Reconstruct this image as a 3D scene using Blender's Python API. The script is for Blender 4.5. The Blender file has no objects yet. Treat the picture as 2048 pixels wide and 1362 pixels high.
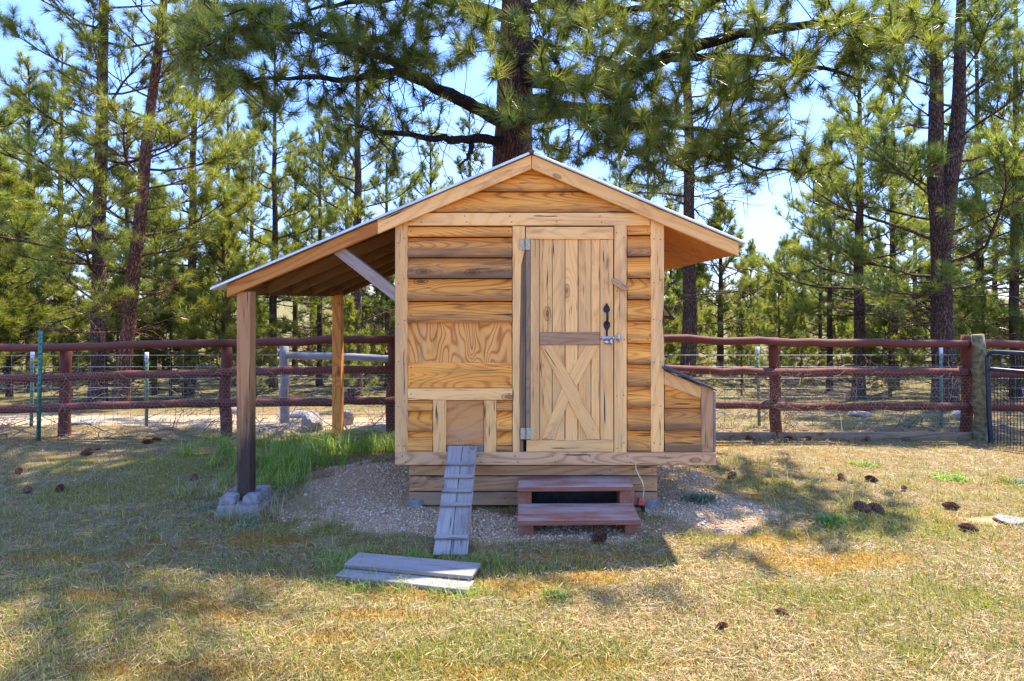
import bpy, math, random
import numpy as np
from mathutils import Vector, Matrix

R = math.radians
rng = np.random.default_rng(7)
random.seed(7)
scene = bpy.context.scene
COL = scene.collection

# ------------------------------------------------------------------ camera, sky, sun, exposure
EYE = 1.44
F = 1176.0            # focal length in photo pixels
VX, VY = 1070.0, 598.0  # vanishing point of the depth lines in the photo
cam_d = bpy.data.cameras.new('camera')
cam_d.sensor_width = 36.0
cam_d.lens = F / 2048 * 36
cam_d.shift_x = -(VX - 1024) / 2048
cam_d.shift_y = -(681 - VY) / 2048
cam_d.clip_start = 0.05
cam_d.clip_end = 5000
cam = bpy.data.objects.new('camera', cam_d)
cam.location = (0, 0, EYE)
cam.rotation_euler = (R(90), 0, 0)
COL.objects.link(cam)
scene.camera = cam

SUN = Vector((0.63, 0.75, 1.82)).normalized()     # direction towards the sun
SUN_EL = math.asin(SUN.z)
SUN_AZ = math.atan2(SUN.x, SUN.y)
world = bpy.data.worlds.new('World')
scene.world = world
world.use_nodes = True
wn = world.node_tree.nodes; wl = world.node_tree.links
wn.clear()
wo = wn.new('ShaderNodeOutputWorld'); bg = wn.new('ShaderNodeBackground')
sky = wn.new('ShaderNodeTexSky'); sky.sky_type = 'NISHITA'; sky.sun_disc = False
sky.sun_elevation = SUN_EL; sky.sun_rotation = SUN_AZ
sky.air_density = 1.0; sky.dust_density = 0.1; sky.ozone_density = 3.0; sky.altitude = 1200
tcw = wn.new('ShaderNodeTexCoord')
mpw = wn.new('ShaderNodeMapping'); mpw.inputs['Scale'].default_value = (1.3, 1.3, 4.0)
nzw = wn.new('ShaderNodeTexNoise'); nzw.inputs['Scale'].default_value = 1.6; nzw.inputs['Detail'].default_value = 5; nzw.inputs['Roughness'].default_value = 0.55
rpw = wn.new('ShaderNodeMapRange'); rpw.inputs[1].default_value = 0.45; rpw.inputs[2].default_value = 0.80; rpw.inputs[3].default_value = 0.0; rpw.inputs[4].default_value = 0.22
mxw = wn.new('ShaderNodeMixRGB'); mxw.inputs[2].default_value = (4.8, 5.0, 5.3, 1)
wl.new(tcw.outputs['Generated'], mpw.inputs[0]); wl.new(mpw.outputs[0], nzw.inputs['Vector'])
wl.new(nzw.outputs[0], rpw.inputs[0]); wl.new(rpw.outputs[0], mxw.inputs[0]); wl.new(sky.outputs[0], mxw.inputs[1])
tnw = wn.new('ShaderNodeMixRGB'); tnw.blend_type = 'MULTIPLY'; tnw.inputs[0].default_value = 1.0; tnw.inputs[2].default_value = (0.61, 0.69, 1.0, 1)
spw = wn.new('ShaderNodeSeparateXYZ'); wl.new(tcw.outputs['Generated'], spw.inputs[0])
hzw = wn.new('ShaderNodeMapRange'); hzw.inputs[1].default_value = 0.0; hzw.inputs[2].default_value = 0.8; hzw.inputs[3].default_value = 0.28; hzw.inputs[4].default_value = 1.0
hmw = wn.new('ShaderNodeVectorMath'); hmw.operation = 'SCALE'
wl.new(spw.outputs[2], hzw.inputs[0]); wl.new(mxw.outputs[0], hmw.inputs[0]); wl.new(hzw.outputs[0], hmw.inputs['Scale'])
wl.new(hmw.outputs[0], tnw.inputs[1]); wl.new(tnw.outputs[0], bg.inputs[0]); bg.inputs[1].default_value = 0.15
wl.new(bg.outputs[0], wo.inputs[0])

sun_d = bpy.data.lights.new('sun', 'SUN'); sun_d.energy = 2.0; sun_d.angle = R(0.53); sun_d.color = (1.0, 0.95, 0.85)
sun_o = bpy.data.objects.new('sun', sun_d); COL.objects.link(sun_o)
sun_o.location = (6, 8, 18)
sun_o.rotation_euler = SUN.to_track_quat('Z', 'Y').to_euler()
scene.view_settings.view_transform = 'Standard'
scene.view_settings.look = 'None'
scene.view_settings.gamma = 1.0
scene.view_settings.use_curve_mapping = False
scene.view_settings.exposure = 2.85
scene.cycles.max_bounces = 6
scene.cycles.diffuse_bounces = 3
scene.cycles.transmission_bounces = 4

# ------------------------------------------------------------------ helpers
def PX(px, d): return (px - VX) * d / F
def PZ(py, d): return EYE - (py - VY) * d / F
def P(px, py, d): return np.array((PX(px, d), d, PZ(py, d)))

class VNoise:
    def __init__(s, seed, n=64):
        s.g = np.random.default_rng(seed).random((n, n)); s.n = n
    def __call__(s, x, y, f=1.0):
        x = np.asarray(x, float) * f + 1000.3; y = np.asarray(y, float) * f + 1000.7
        xi = np.floor(x).astype(int); yi = np.floor(y).astype(int)
        u = x - xi; v = y - yi; u = u * u * (3 - 2 * u); v = v * v * (3 - 2 * v); n = s.n
        a = s.g[xi % n, yi % n]; b = s.g[(xi + 1) % n, yi % n]; c = s.g[xi % n, (yi + 1) % n]; d = s.g[(xi + 1) % n, (yi + 1) % n]
        return (a * (1 - u) + b * u) * (1 - v) + (c * (1 - u) + d * u) * v
    def fbm(s, x, y, f=1.0, o=4):
        t = 0; w = 0
        for i in range(o):
            t = t + s(x + i * 7.1, y - i * 3.3, f * 2 ** i) * 0.5 ** i; w += 0.5 ** i
        return t / w
vn1, vn2, vn3, vn4 = VNoise(1), VNoise(2), VNoise(3), VNoise(4)

def sstep(a, b, x):
    t = np.clip((x - a) / (b - a), 0, 1); return t * t * (3 - 2 * t)

def terrain(x, y):
    x = np.asarray(x, float); y = np.asarray(y, float)
    z = -0.09 * sstep(5.0, 6.8, y)
    z = z - np.where(y > 7, 0.105 * np.minimum(y - 7, 7), 0) - np.where(y > 14, 0.02 * np.minimum(y - 14, 30), 0)
    z = z + 0.11 * np.exp(-((x + 1.15) / 0.5) ** 2 - ((y - 4.85) / 0.45) ** 2)
    z = z + 0.02 * (vn1.fbm(x, y, 0.7, 3) - 0.5) + 0.014 * (vn2(x, y, 3.0) - 0.5) + 0.008 * (vn3(x, y, 9.0) - 0.5)
    return z
def TZ(x, y): return float(terrain(x, y))
def G(px, py):
    d = EYE * F / (py - VY)
    for _ in range(25):
        z = TZ(PX(px, d), d); d = 0.5 * d + 0.5 * (EYE - z) * F / (py - VY)
    return (PX(px, d), d, TZ(PX(px, d), d))

def mesh_arr(name, V, faces, smooth=False, col=None):
    """faces: list of int arrays (n,k)"""
    me = bpy.data.meshes.new(name)
    V = np.asarray(V, np.float32)
    me.vertices.add(len(V)); me.vertices.foreach_set('co', V.ravel())
    fl = [np.asarray(f, np.int32) for f in faces if len(f)]
    loops = np.concatenate([f.ravel() for f in fl])
    tot = np.concatenate([np.full(len(f), f.shape[1], np.int32) for f in fl])
    st = np.concatenate(([0], np.cumsum(tot)[:-1])).astype(np.int32)
    me.loops.add(len(loops)); me.loops.foreach_set('vertex_index', loops)
    me.polygons.add(len(tot)); me.polygons.foreach_set('loop_start', st); me.polygons.foreach_set('loop_total', tot)
    if smooth: me.polygons.foreach_set('use_smooth', np.ones(len(tot), bool))
    if col is not None:
        a = me.attributes.new('Col', 'FLOAT_COLOR', 'POINT')
        c = np.ones((len(V), 4), np.float32); c[:, :3] = col
        a.data.foreach_set('color', c.ravel())
    me.update(calc_edges=True)
    return me

def mesh_py(name, V, Fc, smooth=False):
    me = bpy.data.meshes.new(name); me.from_pydata([tuple(v) for v in V], [], Fc)
    if smooth:
        for p in me.polygons: p.use_smooth = True
    me.update(); return me

def obj(name, me, mat, parent=None, mw=None, **props):
    o = bpy.data.objects.new(name, me); COL.objects.link(o)
    if mat is not None and me is not None and not me.materials: me.materials.append(mat)
    mw = Matrix.Identity(4) if mw is None else mw
    if parent is not None:
        o.parent = parent
        o.matrix_basis = parent_world(parent).inverted() @ mw
    else:
        o.matrix_basis = mw
    for k, v in props.items(): o[k] = v
    return o
def parent_world(o):
    m = o.matrix_basis.copy()
    return m if o.parent is None else parent_world(o.parent) @ m
def thing(name, label, cat, loc=(0, 0, 0), group=None):
    o = bpy.data.objects.new(name, None); COL.objects.link(o); o.empty_display_size = 0.2
    o.location = loc; o.matrix_basis = Matrix.Translation(loc)
    return tag(o, label, cat, group)
def tag(o, label, cat, group=None):
    o['label'] = label; o['category'] = cat
    if group: o['group'] = group
    return o
def kind(o, k): o['kind'] = k; return o

class MB:
    """collects tubes / polygons into one mesh"""
    def __init__(s): s.V = []; s.Q = []; s.T = []; s.n = 0
    def tube(s, pts, rad, sides=5, cap=False, jit=0):
        pts = np.asarray(pts, float); k = len(pts); rad = np.broadcast_to(np.asarray(rad, float), (k,))
        t = np.gradient(pts, axis=0); t /= np.linalg.norm(t, axis=1)[:, None] + 1e-9
        up = np.where(np.abs(t[:, 2:3]) > 0.9, np.array([[1., 0, 0]]), np.array([[0., 0, 1]]))
        if np.mean(np.abs(t[:, 2])) > 0.6: up = np.tile(np.array([[1., 0, 0]]), (k, 1))
        a = np.cross(t, up); a /= np.linalg.norm(a, axis=1)[:, None] + 1e-9; b = np.cross(t, a)
        th = np.arange(sides) * 2 * math.pi / sides
        rr = rad[:, None] * (1 + (jit * (rng.random((k, sides)) - .5) if jit else 0))
        ring = pts[:, None, :] + (np.cos(th)[None, :, None] * a[:, None, :] + np.sin(th)[None, :, None] * b[:, None, :]) * rr[..., None]
        s.V.append(ring.reshape(-1, 3))
        i = np.arange(k - 1)[:, None] * sides; j = np.arange(sides)[None, :]; j2 = (j + 1) % sides
        q = np.stack([i + j, i + j2, i + sides + j2, i + sides + j], -1).reshape(-1, 4) + s.n
        s.Q.append(q)
        if cap:
            for base, ctr in ((0, pts[0]), ((k - 1) * sides, pts[-1])):
                s.V.append(ctr[None]); c = s.n + k * sides + (0 if base == 0 else 1)
                jj = np.arange(sides); s.T.append(np.stack([np.full(sides, c), s.n + base + jj, s.n + base + (jj + 1) % sides], -1))
            s.n += 2
        s.n += k * sides
    def box(s, c, d, rot=None):
        c = np.asarray(c, float); d = np.asarray(d, float) / 2
        v = np.array([(x, y, z) for x in (-1, 1) for y in (-1, 1) for z in (-1, 1)], float) * d
        if rot is not None: v = v @ np.array(rot).T
        s.V.append(v + c)
        s.Q.append(np.array([(0, 1, 3, 2), (4, 6, 7, 5), (0, 4, 5, 1), (2, 3, 7, 6), (0, 2, 6, 4), (1, 5, 7, 3)]) + s.n); s.n += 8
    def mesh(s, name, smooth=False, origin=None):
        V = np.concatenate(s.V)
        if origin is not None: V = V - np.asarray(origin)
        fs = []
        if s.Q: fs.append(np.concatenate(s.Q))
        if s.T: fs.append(np.concatenate(s.T))
        return mesh_arr(name, V, fs, smooth)

def inset(poly, b):
    n = len(poly); out = []
    area = sum(poly[i][0] * poly[(i + 1) % n][1] - poly[(i + 1) % n][0] * poly[i][1] for i in range(n))
    sg = 1 if area > 0 else -1
    for i in range(n):
        p0 = np.array(poly[i - 1]); p1 = np.array(poly[i]); p2 = np.array(poly[(i + 1) % n])
        e1 = (p1 - p0) / np.linalg.norm(p1 - p0); e2 = (p2 - p1) / np.linalg.norm(p2 - p1)
        n1 = sg * np.array((-e1[1], e1[0])); n2 = sg * np.array((-e2[1], e2[0]))
        m = n1 + n2; m = m / max(1e-6, np.dot(m, n1)); out.append(tuple(p1 + m * b))
    return out

def prism(name, poly, yf, th, ang, mat, parent, b=0.003, jit=0.0015, **props):
    """board: outline poly in world (X,Z), front face at y=yf, thickness th; grain runs at angle ang in the XZ plane (local X)"""
    poly = [(p[0] + random.uniform(-jit, jit), p[1] + random.uniform(-jit, jit)) for p in poly]
    c = np.mean(np.array(poly), axis=0); n = len(poly)
    ca, sa = math.cos(ang), math.sin(ang)
    loc = [((p[0] - c[0]) * ca + (p[1] - c[1]) * sa, -(p[0] - c[0]) * sa + (p[1] - c[1]) * ca) for p in poly]
    ins = inset(loc, b)
    V = [(p[0], -th / 2, p[1]) for p in ins] + [(p[0], -th / 2 + b, p[1]) for p in loc] + [(p[0], th / 2, p[1]) for p in loc]
    Fc = [tuple(range(n)), tuple(range(3 * n - 1, 2 * n - 1, -1))]
    for i in range(n):
        j = (i + 1) % n
        Fc += [(i, n + i, n + j, j), (n + i, 2 * n + i, 2 * n + j, n + j)]
    me = mesh_py(name, V, Fc)
    fix_normals(me)
    mw = Matrix.Translation((c[0], yf + th / 2, c[1])) @ Matrix.Rotation(-ang, 4, 'Y')
    return obj(name, me, mat, parent, mw, **props)
def fix_normals(me):
    import bmesh
    bm = bmesh.new(); bm.from_mesh(me); bmesh.ops.recalc_face_normals(bm, faces=bm.faces); bm.to_mesh(me); bm.free()

def rect(x0, y0, x1, y1, d): return [(PX(x0, d), PZ(y0, d)), (PX(x1, d), PZ(y0, d)), (PX(x1, d), PZ(y1, d)), (PX(x0, d), PZ(y1, d))]
def bpx(name, x0, y0, x1, y1, d, th, mat, parent, **props):
    """rectangular board given by photo pixels on the plane y=d"""
    ang = math.pi / 2 if (y1 - y0) > (x1 - x0) else 0
    if 'ang' in props: ang = props.pop('ang')
    return prism(name, rect(x0, y0, x1, y1, d), d, th, ang, mat, parent, **props)

def boxobj(name, c, dims, mat, parent, rot=None, b=0.003, **props):
    """bevelled box, local X the grain"""
    L, T, W = dims
    poly = [(-L / 2, W / 2), (L / 2, W / 2), (L / 2, -W / 2), (-L / 2, -W / 2)]
    ins = inset(poly, b)
    V = [(p[0], -T / 2, p[1]) for p in ins] + [(p[0], -T / 2 + b, p[1]) for p in poly] + [(p[0], T / 2 - b, p[1]) for p in poly] + [(p[0], T / 2, p[1]) for p in ins]
    V = [tuple(a + random.uniform(-.001, .001) for a in v) for v in V]
    Fc = [(0, 1, 2, 3), (15, 14, 13, 12)]
    for k in range(3):
        for i in range(4):
            j = (i + 1) % 4; Fc.append((k * 4 + i, k * 4 + 4 + i, k * 4 + 4 + j, k * 4 + j))
    me = mesh_py(name, V, Fc); fix_normals(me)
    m3 = Matrix.Identity(4) if rot is None else rot.to_4x4()
    return obj(name, me, mat, parent, Matrix.Translation(c) @ m3, **props)
def axes(xd, zd):
    x = Vector(xd).normalized(); y = Vector(zd).cross(x).normalized(); z = x.cross(y)
    return Matrix((x, y, z)).transposed()

# ------------------------------------------------------------------ materials
def nt(name):
    m = bpy.data.materials.new(name); m.use_nodes = True
    n = m.node_tree.nodes; n.clear(); o = n.new('ShaderNodeOutputMaterial'); b = n.new('ShaderNodeBsdfPrincipled')
    m.node_tree.links.new(b.outputs[0], o.inputs[0]); return m, n, m.node_tree.links, b, o
class NB:
    def __init__(s, name): s.m, s.n, s.l, s.b, s.o = nt(name)
    def set(s, sock, v):
        if isinstance(v, bpy.types.NodeSocket): s.l.new(v, sock)
        else: sock.default_value = v
    def math(s, op, a, b=None, c=None, clamp=False):
        x = s.n.new('ShaderNodeMath'); x.operation = op; x.use_clamp = clamp
        for i, v in enumerate((a, b, c)):
            if v is not None: s.set(x.inputs[i], v)
        return x.outputs[0]
    def vmul(s, v, k):
        x = s.n.new('ShaderNodeVectorMath'); x.operation = 'MULTIPLY'; s.set(x.inputs[0], v); s.set(x.inputs[1], k); return x.outputs[0]
    def vadd(s, v, k):
        x = s.n.new('ShaderNodeVectorMath'); x.operation = 'ADD'; s.set(x.inputs[0], v); s.set(x.inputs[1], k); return x.outputs[0]
    def noise(s, v, scale=1, detail=2, rough=.5, dist=0):
        x = s.n.new('ShaderNodeTexNoise'); s.set(x.inputs['Vector'], v); x.inputs['Scale'].default_value = scale
        x.inputs['Detail'].default_value = detail; x.inputs['Roughness'].default_value = rough; x.inputs['Distortion'].default_value = dist
        return x.outputs[0]
    def vor(s, v, scale=1, feature='F1', out='Distance'):
        x = s.n.new('ShaderNodeTexVoronoi'); x.feature = feature; s.set(x.inputs['Vector'], v); x.inputs['Scale'].default_value = scale
        return x.outputs[out]
    def mix(s, f, a, b, mode='MIX'):
        x = s.n.new('ShaderNodeMixRGB'); x.blend_type = mode; s.set(x.inputs[0], f)
        for i, v in ((1, a), (2, b)):
            s.set(x.inputs[i], v if isinstance(v, bpy.types.NodeSocket) else (*v, 1))
        return x.outputs[0]
    def mr(s, v, a, b, c=0., d=1., smooth=True):
        x = s.n.new('ShaderNodeMapRange'); x.interpolation_type = 'SMOOTHSTEP' if smooth else 'LINEAR'
        s.set(x.inputs[0], v); x.inputs[1].default_value = a; x.inputs[2].default_value = b; x.inputs[3].default_value = c; x.inputs[4].default_value = d
        return x.outputs[0]
    def tc(s, o='Object'): return s.n.new('ShaderNodeTexCoord').outputs[o]
    def attr(s, name, t='GEOMETRY', out='Color'):
        x = s.n.new('ShaderNodeAttribute'); x.attribute_name = name; x.attribute_type = t; return x.outputs[out]
    def rand(s): return s.n.new('ShaderNodeObjectInfo').outputs['Random']
    def bump(s, h, st=.3, dist=.01):
        x = s.n.new('ShaderNodeBump'); x.inputs['Strength'].default_value = st; x.inputs['Distance'].default_value = dist
        s.l.new(h, x.inputs['Height']); s.l.new(x.outputs[0], s.b.inputs['Normal'])
    def comb(s, x, y, z):
        c = s.n.new('ShaderNodeCombineXYZ')
        for i, v in enumerate((x, y, z)): s.set(c.inputs[i], v)
        return c.outputs[0]
    def sep(s, v):
        c = s.n.new('ShaderNodeSeparateXYZ'); s.l.new(v, c.inputs[0]); return c.outputs

def wood(name, c1, c2, knot, gray, rings=9, ring_amt=.55, stretch=(0.5, 4.0, 4.0), cracks=.5, rough=.75, plain=False):
    s = NB(name); tc = s.tc(); r = s.rand()
    off = s.comb(s.math('MULTIPLY', r, 37.), s.math('MULTIPLY', r, 91.), s.math('MULTIPLY', r, 53.))
    p = s.vadd(tc, off)
    n1 = s.noise(s.vmul(p, stretch), 1, 1.0, .4, 0.3)
    kd = s.vor(s.vmul(p, (2.3, 6.0, 5.0)), 1)
    kn = s.mr(kd, .05, .42, 1, 0)
    h = s.math('ADD', s.math('MULTIPLY', n1, rings * 2.2), s.math('MULTIPLY', kn, 1.6))
    sn = s.math('SINE', s.math('MULTIPLY', h, 6.283))
    ring = s.math('POWER', s.math('MULTIPLY_ADD', sn, .5, .5), 3.5)
    fine = s.noise(s.vmul(p, (5, 190, 190)), 1, 3, .6)
    broad = s.noise(s.vmul(p, (1.3, 5, 7)), 1, 3, .5)
    f = s.math('ADD', s.math('MULTIPLY', ring, ring_amt), s.math('MULTIPLY', s.math('SUBTRACT', fine, .5), .5), clamp=True)
    f = s.math('ADD', f, s.math('MULTIPLY', s.math('SUBTRACT', broad, .5), 0.8), clamp=True)
    col = s.mix(f, c1, c2)
    hv = s.math('MULTIPLY_ADD', r, .34, .83)
    col = s.mix(1.0, col, s.comb(hv, hv, hv), 'MULTIPLY')
    lp0 = s.attr('lip', 'OBJECT', 'Fac')   # the sheltered upper edge of a lap board keeps its orange colour
    col = s.mix(s.math('MULTIPLY', s.math('MULTIPLY', lp0, .75), s.mr(s.sep(tc)[2], -.02, .06)), col, s.mix(ring, (.86, .31, .04), (.44, .115, .012)))
    # weathering: grey patches, on the bulging lower lip of the siding first
    w = s.attr('weather', 'OBJECT', 'Fac'); lip = s.attr('lip', 'OBJECT', 'Fac')
    z = s.sep(tc)[2]
    lipf = s.math('MULTIPLY', lip, s.mr(z, .025, -.075, -.3, 1.0, False))
    wn_ = s.noise(s.vmul(p, (1.6, 9, 16)), 1, 4, .62)
    wf = s.math('ADD', s.math('MULTIPLY_ADD', wn_, 3.0, -1.72), s.math('ADD', w, lipf))
    wf = s.math('MULTIPLY', s.math('ADD', wf, s.math('MULTIPLY', s.math('SUBTRACT', fine, .5), .8)), .8, clamp=True)
    gcol = s.mix(fine, tuple(a * .45 for a in gray), tuple(min(1, a * 1.45) for a in gray))
    col = s.mix(s.math('MULTIPLY', wf, .92), col, gcol)
    st = s.mr(s.noise(s.vmul(p, (2.2, 8, 11)), 1, 5, .65), .55, .72)   # rain and tannin stains
    col = s.mix(s.math('MULTIPLY', st, .6), col, s.mix(1.0, col, (.50, .36, .26), 'MULTIPLY'))
    # knots
    kc = s.mr(kd, .05, .115, 1, 0)
    col = s.mix(s.math('MULTIPLY', kc, .8), col, knot)
    ke = s.mr(s.math('ABSOLUTE', s.math('SUBTRACT', kd, .115)), 0, .025, 1, 0)
    col = s.mix(s.math('MULTIPLY', ke, .55), col, tuple(a * .4 for a in knot))
    # drying cracks and dark stains
    cr = s.noise(s.vmul(p, (3.0, 75, 75)), 1, 2, .6)
    gate = s.noise(s.vmul(p, (1.8, 6, 6)), 1.7, 2, .5)
    cf = s.math('MULTIPLY', s.mr(cr, .61, .70), s.mr(gate, .44, .60))
    cf = s.math('MULTIPLY', cf, cracks * 1.25, clamp=True)
    col = s.mix(cf, col, (.03, .022, .017))
    s.l.new(col, s.b.inputs['Base Color']); s.b.inputs['Roughness'].default_value = rough
    s.b.inputs['Specular IOR Level'].default_value = .25
    hh = s.math('SUBTRACT', s.math('ADD', s.math('MULTIPLY', fine, .6), s.math('MULTIPLY', ring, .25)), s.math('MULTIPLY', cf, 1.2))
    s.bump(hh, .35, .004)
    return s.m
M = {}
M['siding'] = wood('siding_wood', (.98, .40, .062), (.58, .155, .017), (.12, .04, .015), (.19, .11, .055), rings=17, ring_amt=.62, cracks=.9)
M['trim'] = wood('trim_wood', (.98, .535, .18), (.72, .31, .062), (.22, .07, .025), (.52, .32, .15), rings=10, ring_amt=.4, cracks=.95)
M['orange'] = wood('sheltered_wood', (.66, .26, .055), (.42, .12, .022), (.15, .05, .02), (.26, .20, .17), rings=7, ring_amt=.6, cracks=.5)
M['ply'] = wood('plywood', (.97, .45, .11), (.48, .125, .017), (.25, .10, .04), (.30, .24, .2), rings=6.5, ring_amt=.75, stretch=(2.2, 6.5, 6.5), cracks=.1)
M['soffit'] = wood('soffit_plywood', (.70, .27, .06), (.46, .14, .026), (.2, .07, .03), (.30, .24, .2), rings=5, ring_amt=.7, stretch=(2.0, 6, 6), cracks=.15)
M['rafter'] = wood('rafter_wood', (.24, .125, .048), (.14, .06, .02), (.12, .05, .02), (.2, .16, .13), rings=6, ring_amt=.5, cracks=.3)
M['grey'] = wood('weathered_wood', (.30, .25, .195), (.16, .13, .10), (.08, .06, .045), (.32, .275, .23), rings=9, ring_amt=.45, cracks=.9, rough=.85)
M['brownold'] = wood('old_brown_wood', (.56, .30, .13), (.28, .12, .045), (.1, .05, .03), (.33, .22, .125), rings=8, ring_amt=.5, cracks=.8)
M['jamb'] = wood('stained_jamb', (.34, .22, .11), (.16, .09, .045), (.08, .04, .02), (.16, .13, .11), rings=7, ring_amt=.5, cracks=.8)

def painted(name, paint, worn, amt):
    s = NB(name); p = s.vadd(s.tc(), s.comb(s.math('MULTIPLY', s.rand(), 31.), 0., s.math('MULTIPLY', s.rand(), 17.)))
    fine = s.noise(s.vmul(p, (5, 120, 120)), 1, 3, .6); big = s.noise(s.vmul(p, (2.5, 9, 9)), 1, 4, .65)
    up = s.sep(s.n.new('ShaderNodeNewGeometry').outputs['Normal'])[2]
    f = s.math('ADD', s.math('MULTIPLY_ADD', big, 2.6, -1.75 + amt), s.math('MULTIPLY', s.math('SUBTRACT', fine, .5), 1.0))
    f = s.math('MULTIPLY', f, s.mr(up, .2, .8, .35, 1.0), clamp=True)
    col = s.mix(f, s.mix(fine, tuple(a * .7 for a in paint), tuple(a * 1.2 for a in paint)), s.mix(fine, tuple(a * .75 for a in worn), tuple(a * 1.15 for a in worn)))
    cr = s.mr(s.noise(s.vmul(p, (2, 70, 70)), 1, 2), .66, .74)
    col = s.mix(s.math('MULTIPLY', cr, .6), col, (.05, .035, .03))
    s.l.new(col, s.b.inputs['Base Color']); s.b.inputs['Roughness'].default_value = .8; s.bump(s.math('ADD', fine, s.math('MULTIPLY', big, .6)), .6, .006); return s.m
M['redstep'] = painted('worn_red_paint', (.30, .072, .022), (.43, .325, .24), .9)
M['redfence'] = painted('red_brown_paint', (.14, .030, .012), (.28, .12, .06), .12)
M['greylog'] = wood('old_grey_log', (.22, .21, .205), (.13, .12, .118), (.07, .06, .05), (.24, .235, .235), rings=9, ring_amt=.45, cracks=.9, rough=.9)

def simple(name, c, rough=.6, metal=0., var=.25, sc=20, bump=0., c2=None, stretch=(1, 1, 1), det=4):
    s = NB(name); p = s.vmul(s.tc(), stretch); n = s.noise(p, sc, det, .6)
    c2 = c2 or tuple(a * (1 - var * 1.6) for a in c)
    s.l.new(s.mix(s.mr(n, .3, .7), c2, tuple(min(1, a * (1 + var)) for a in c)), s.b.inputs['Base Color'])
    s.b.inputs['Roughness'].default_value = rough; s.b.inputs['Metallic'].default_value = metal
    if bump: s.bump(n, bump, .01)
    return s.m
M['concrete'] = simple('concrete', (.27, .235, .20), .95, 0, .2, 35, .5)
M['galv'] = simple('galvanised_roof', (.62, .66, .70), .38, .75, .12, 6, 0)
M['zinc'] = simple('zinc_hardware', (.62, .66, .70), .35, .8, .15, 60)
M['hinge'] = simple('hinge_plate', (.50, .43, .28), .55, .15, .2, 80)
M['black'] = simple('black_iron', (.022, .02, .02), .55, .3, .3, 40)
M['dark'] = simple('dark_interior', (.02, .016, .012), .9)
M['felt'] = simple('roof_felt', (.07, .055, .045), .95, 0, .35, 30, .4)
M['rust'] = simple('rusty_cap', (.16, .06, .035), .9, 0, .4, 40)
M['cord'] = simple('cord_yellow', (.75, .60, .28), .5)
M['plug'] = simple('plug_orange', (.62, .10, .06), .5, 0, .1)
M['tgreen'] = simple('green_post_paint', (.02, .16, .10), .5, 0, .3, 25)
M['tgreen2'] = simple('faded_green_post_paint', (.12, .24, .14), .55, 0, .3, 25)
M['white'] = simple('white_post_tip', (.72, .74, .76), .5, 0, .1)
M['wire'] = simple('galvanised_wire', (.30, .28, .25), .5, .4, .2)
M['gpost'] = simple('green_treated_post', (.19, .165, .07), .9, 0, .35, 6, .5, stretch=(4, 4, .5))
M['gate'] = simple('blue_black_gate_paint', (.018, .026, .042), .4, .2, .3, 15)
M['cone'] = simple('pine_cone', (.20, .075, .035), .8, 0, .5, 60)
M['rock'] = simple('lichen_rock', (.29, .25, .20), .95, 0, .35, 9, .8, c2=(.17, .15, .14))
M['gravel'] = None
M['glass'] = simple('grey_pane', (.45, .45, .44), .18, 0, .1, 3)

def bark(name, c1, c2, sc=1.0):
    s = NB(name); p = s.vmul(s.tc(), (1, 1, .28))
    v = s.vor(s.vadd(p, s.vmul(s.n.new('ShaderNodeTexNoise').outputs['Color'], (.03, .03, .03))), 16 * sc)
    e = s.vor(s.vadd(p, s.vmul(s.noise(p, 9 * sc, 2), (.12, .12, .12))), 34 * sc, 'DISTANCE_TO_EDGE'); n = s.noise(p, 30 * sc, 4, .65); big = s.noise(s.tc(), 1.3, 3)
    col = s.mix(s.mr(n, .3, .7), c2, c1)
    col = s.mix(s.mr(big, .45, .7, 0, .6), col, tuple(a * .45 for a in c2))
    col = s.mix(s.mr(e, .0, .14, .75, 0), col, (.016, .011, .009))
    s.l.new(col, s.b.inputs['Base Color']); s.b.inputs['Roughness'].default_value = .95; s.b.inputs['Specular IOR Level'].default_value = .1
    s.bump(s.math('ADD', s.mr(e, 0, .2), s.math('MULTIPLY', n, .6)), .9, .03); return s.m
M['bark'] = bark('pine_bark', (.24, .145, .10), (.12, .082, .064))
M['barkred'] = bark('red_pine_bark', (.34, .16, .09), (.15, .08, .055))
M['barkbig'] = bark('old_pine_bark', (.26, .105, .05), (.085, .055, .045), .8)
M['twig'] = simple('dead_twigs', (.17, .135, .115), .9, 0, .4, 8)

def leafmat(name, transl=.55, rough=.40, gain=1.0, tint=(1, 1, 1)):
    s = NB(name); c = s.mix(1.0, s.attr('Col'), tint, 'MULTIPLY'); oi = s.rand()
    g = s.math('MULTIPLY_ADD', oi, .35, .82 * gain)
    c = s.mix(1.0, c, s.comb(g, g, s.math('MULTIPLY', g, .95)), 'MULTIPLY')
    s.l.new(c, s.b.inputs['Base Color']); s.b.inputs['Roughness'].default_value = rough; s.b.inputs['Specular IOR Level'].default_value = .6
    t = s.n.new('ShaderNodeBsdfTranslucent'); s.l.new(s.mix(1.0, c, (1.5, 1.4, .6), 'MULTIPLY'), t.inputs[0])
    mx = s.n.new('ShaderNodeMixShader'); mx.inputs[0].default_value = transl
    s.l.new(s.b.outputs[0], mx.inputs[1]); s.l.new(t.outputs[0], mx.inputs[2]); s.l.new(mx.outputs[0], s.o.inputs[0]); return s.m
M['needle'] = leafmat('pine_needles', .55, .33)
M['grass'] = leafmat('grass_blades', .35, .6, 1.0, (1.08, 1.0, .75))
M['straw'] = leafmat('straw_litter', .15, .75, 1.0, (1.06, .96, .78))

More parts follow.
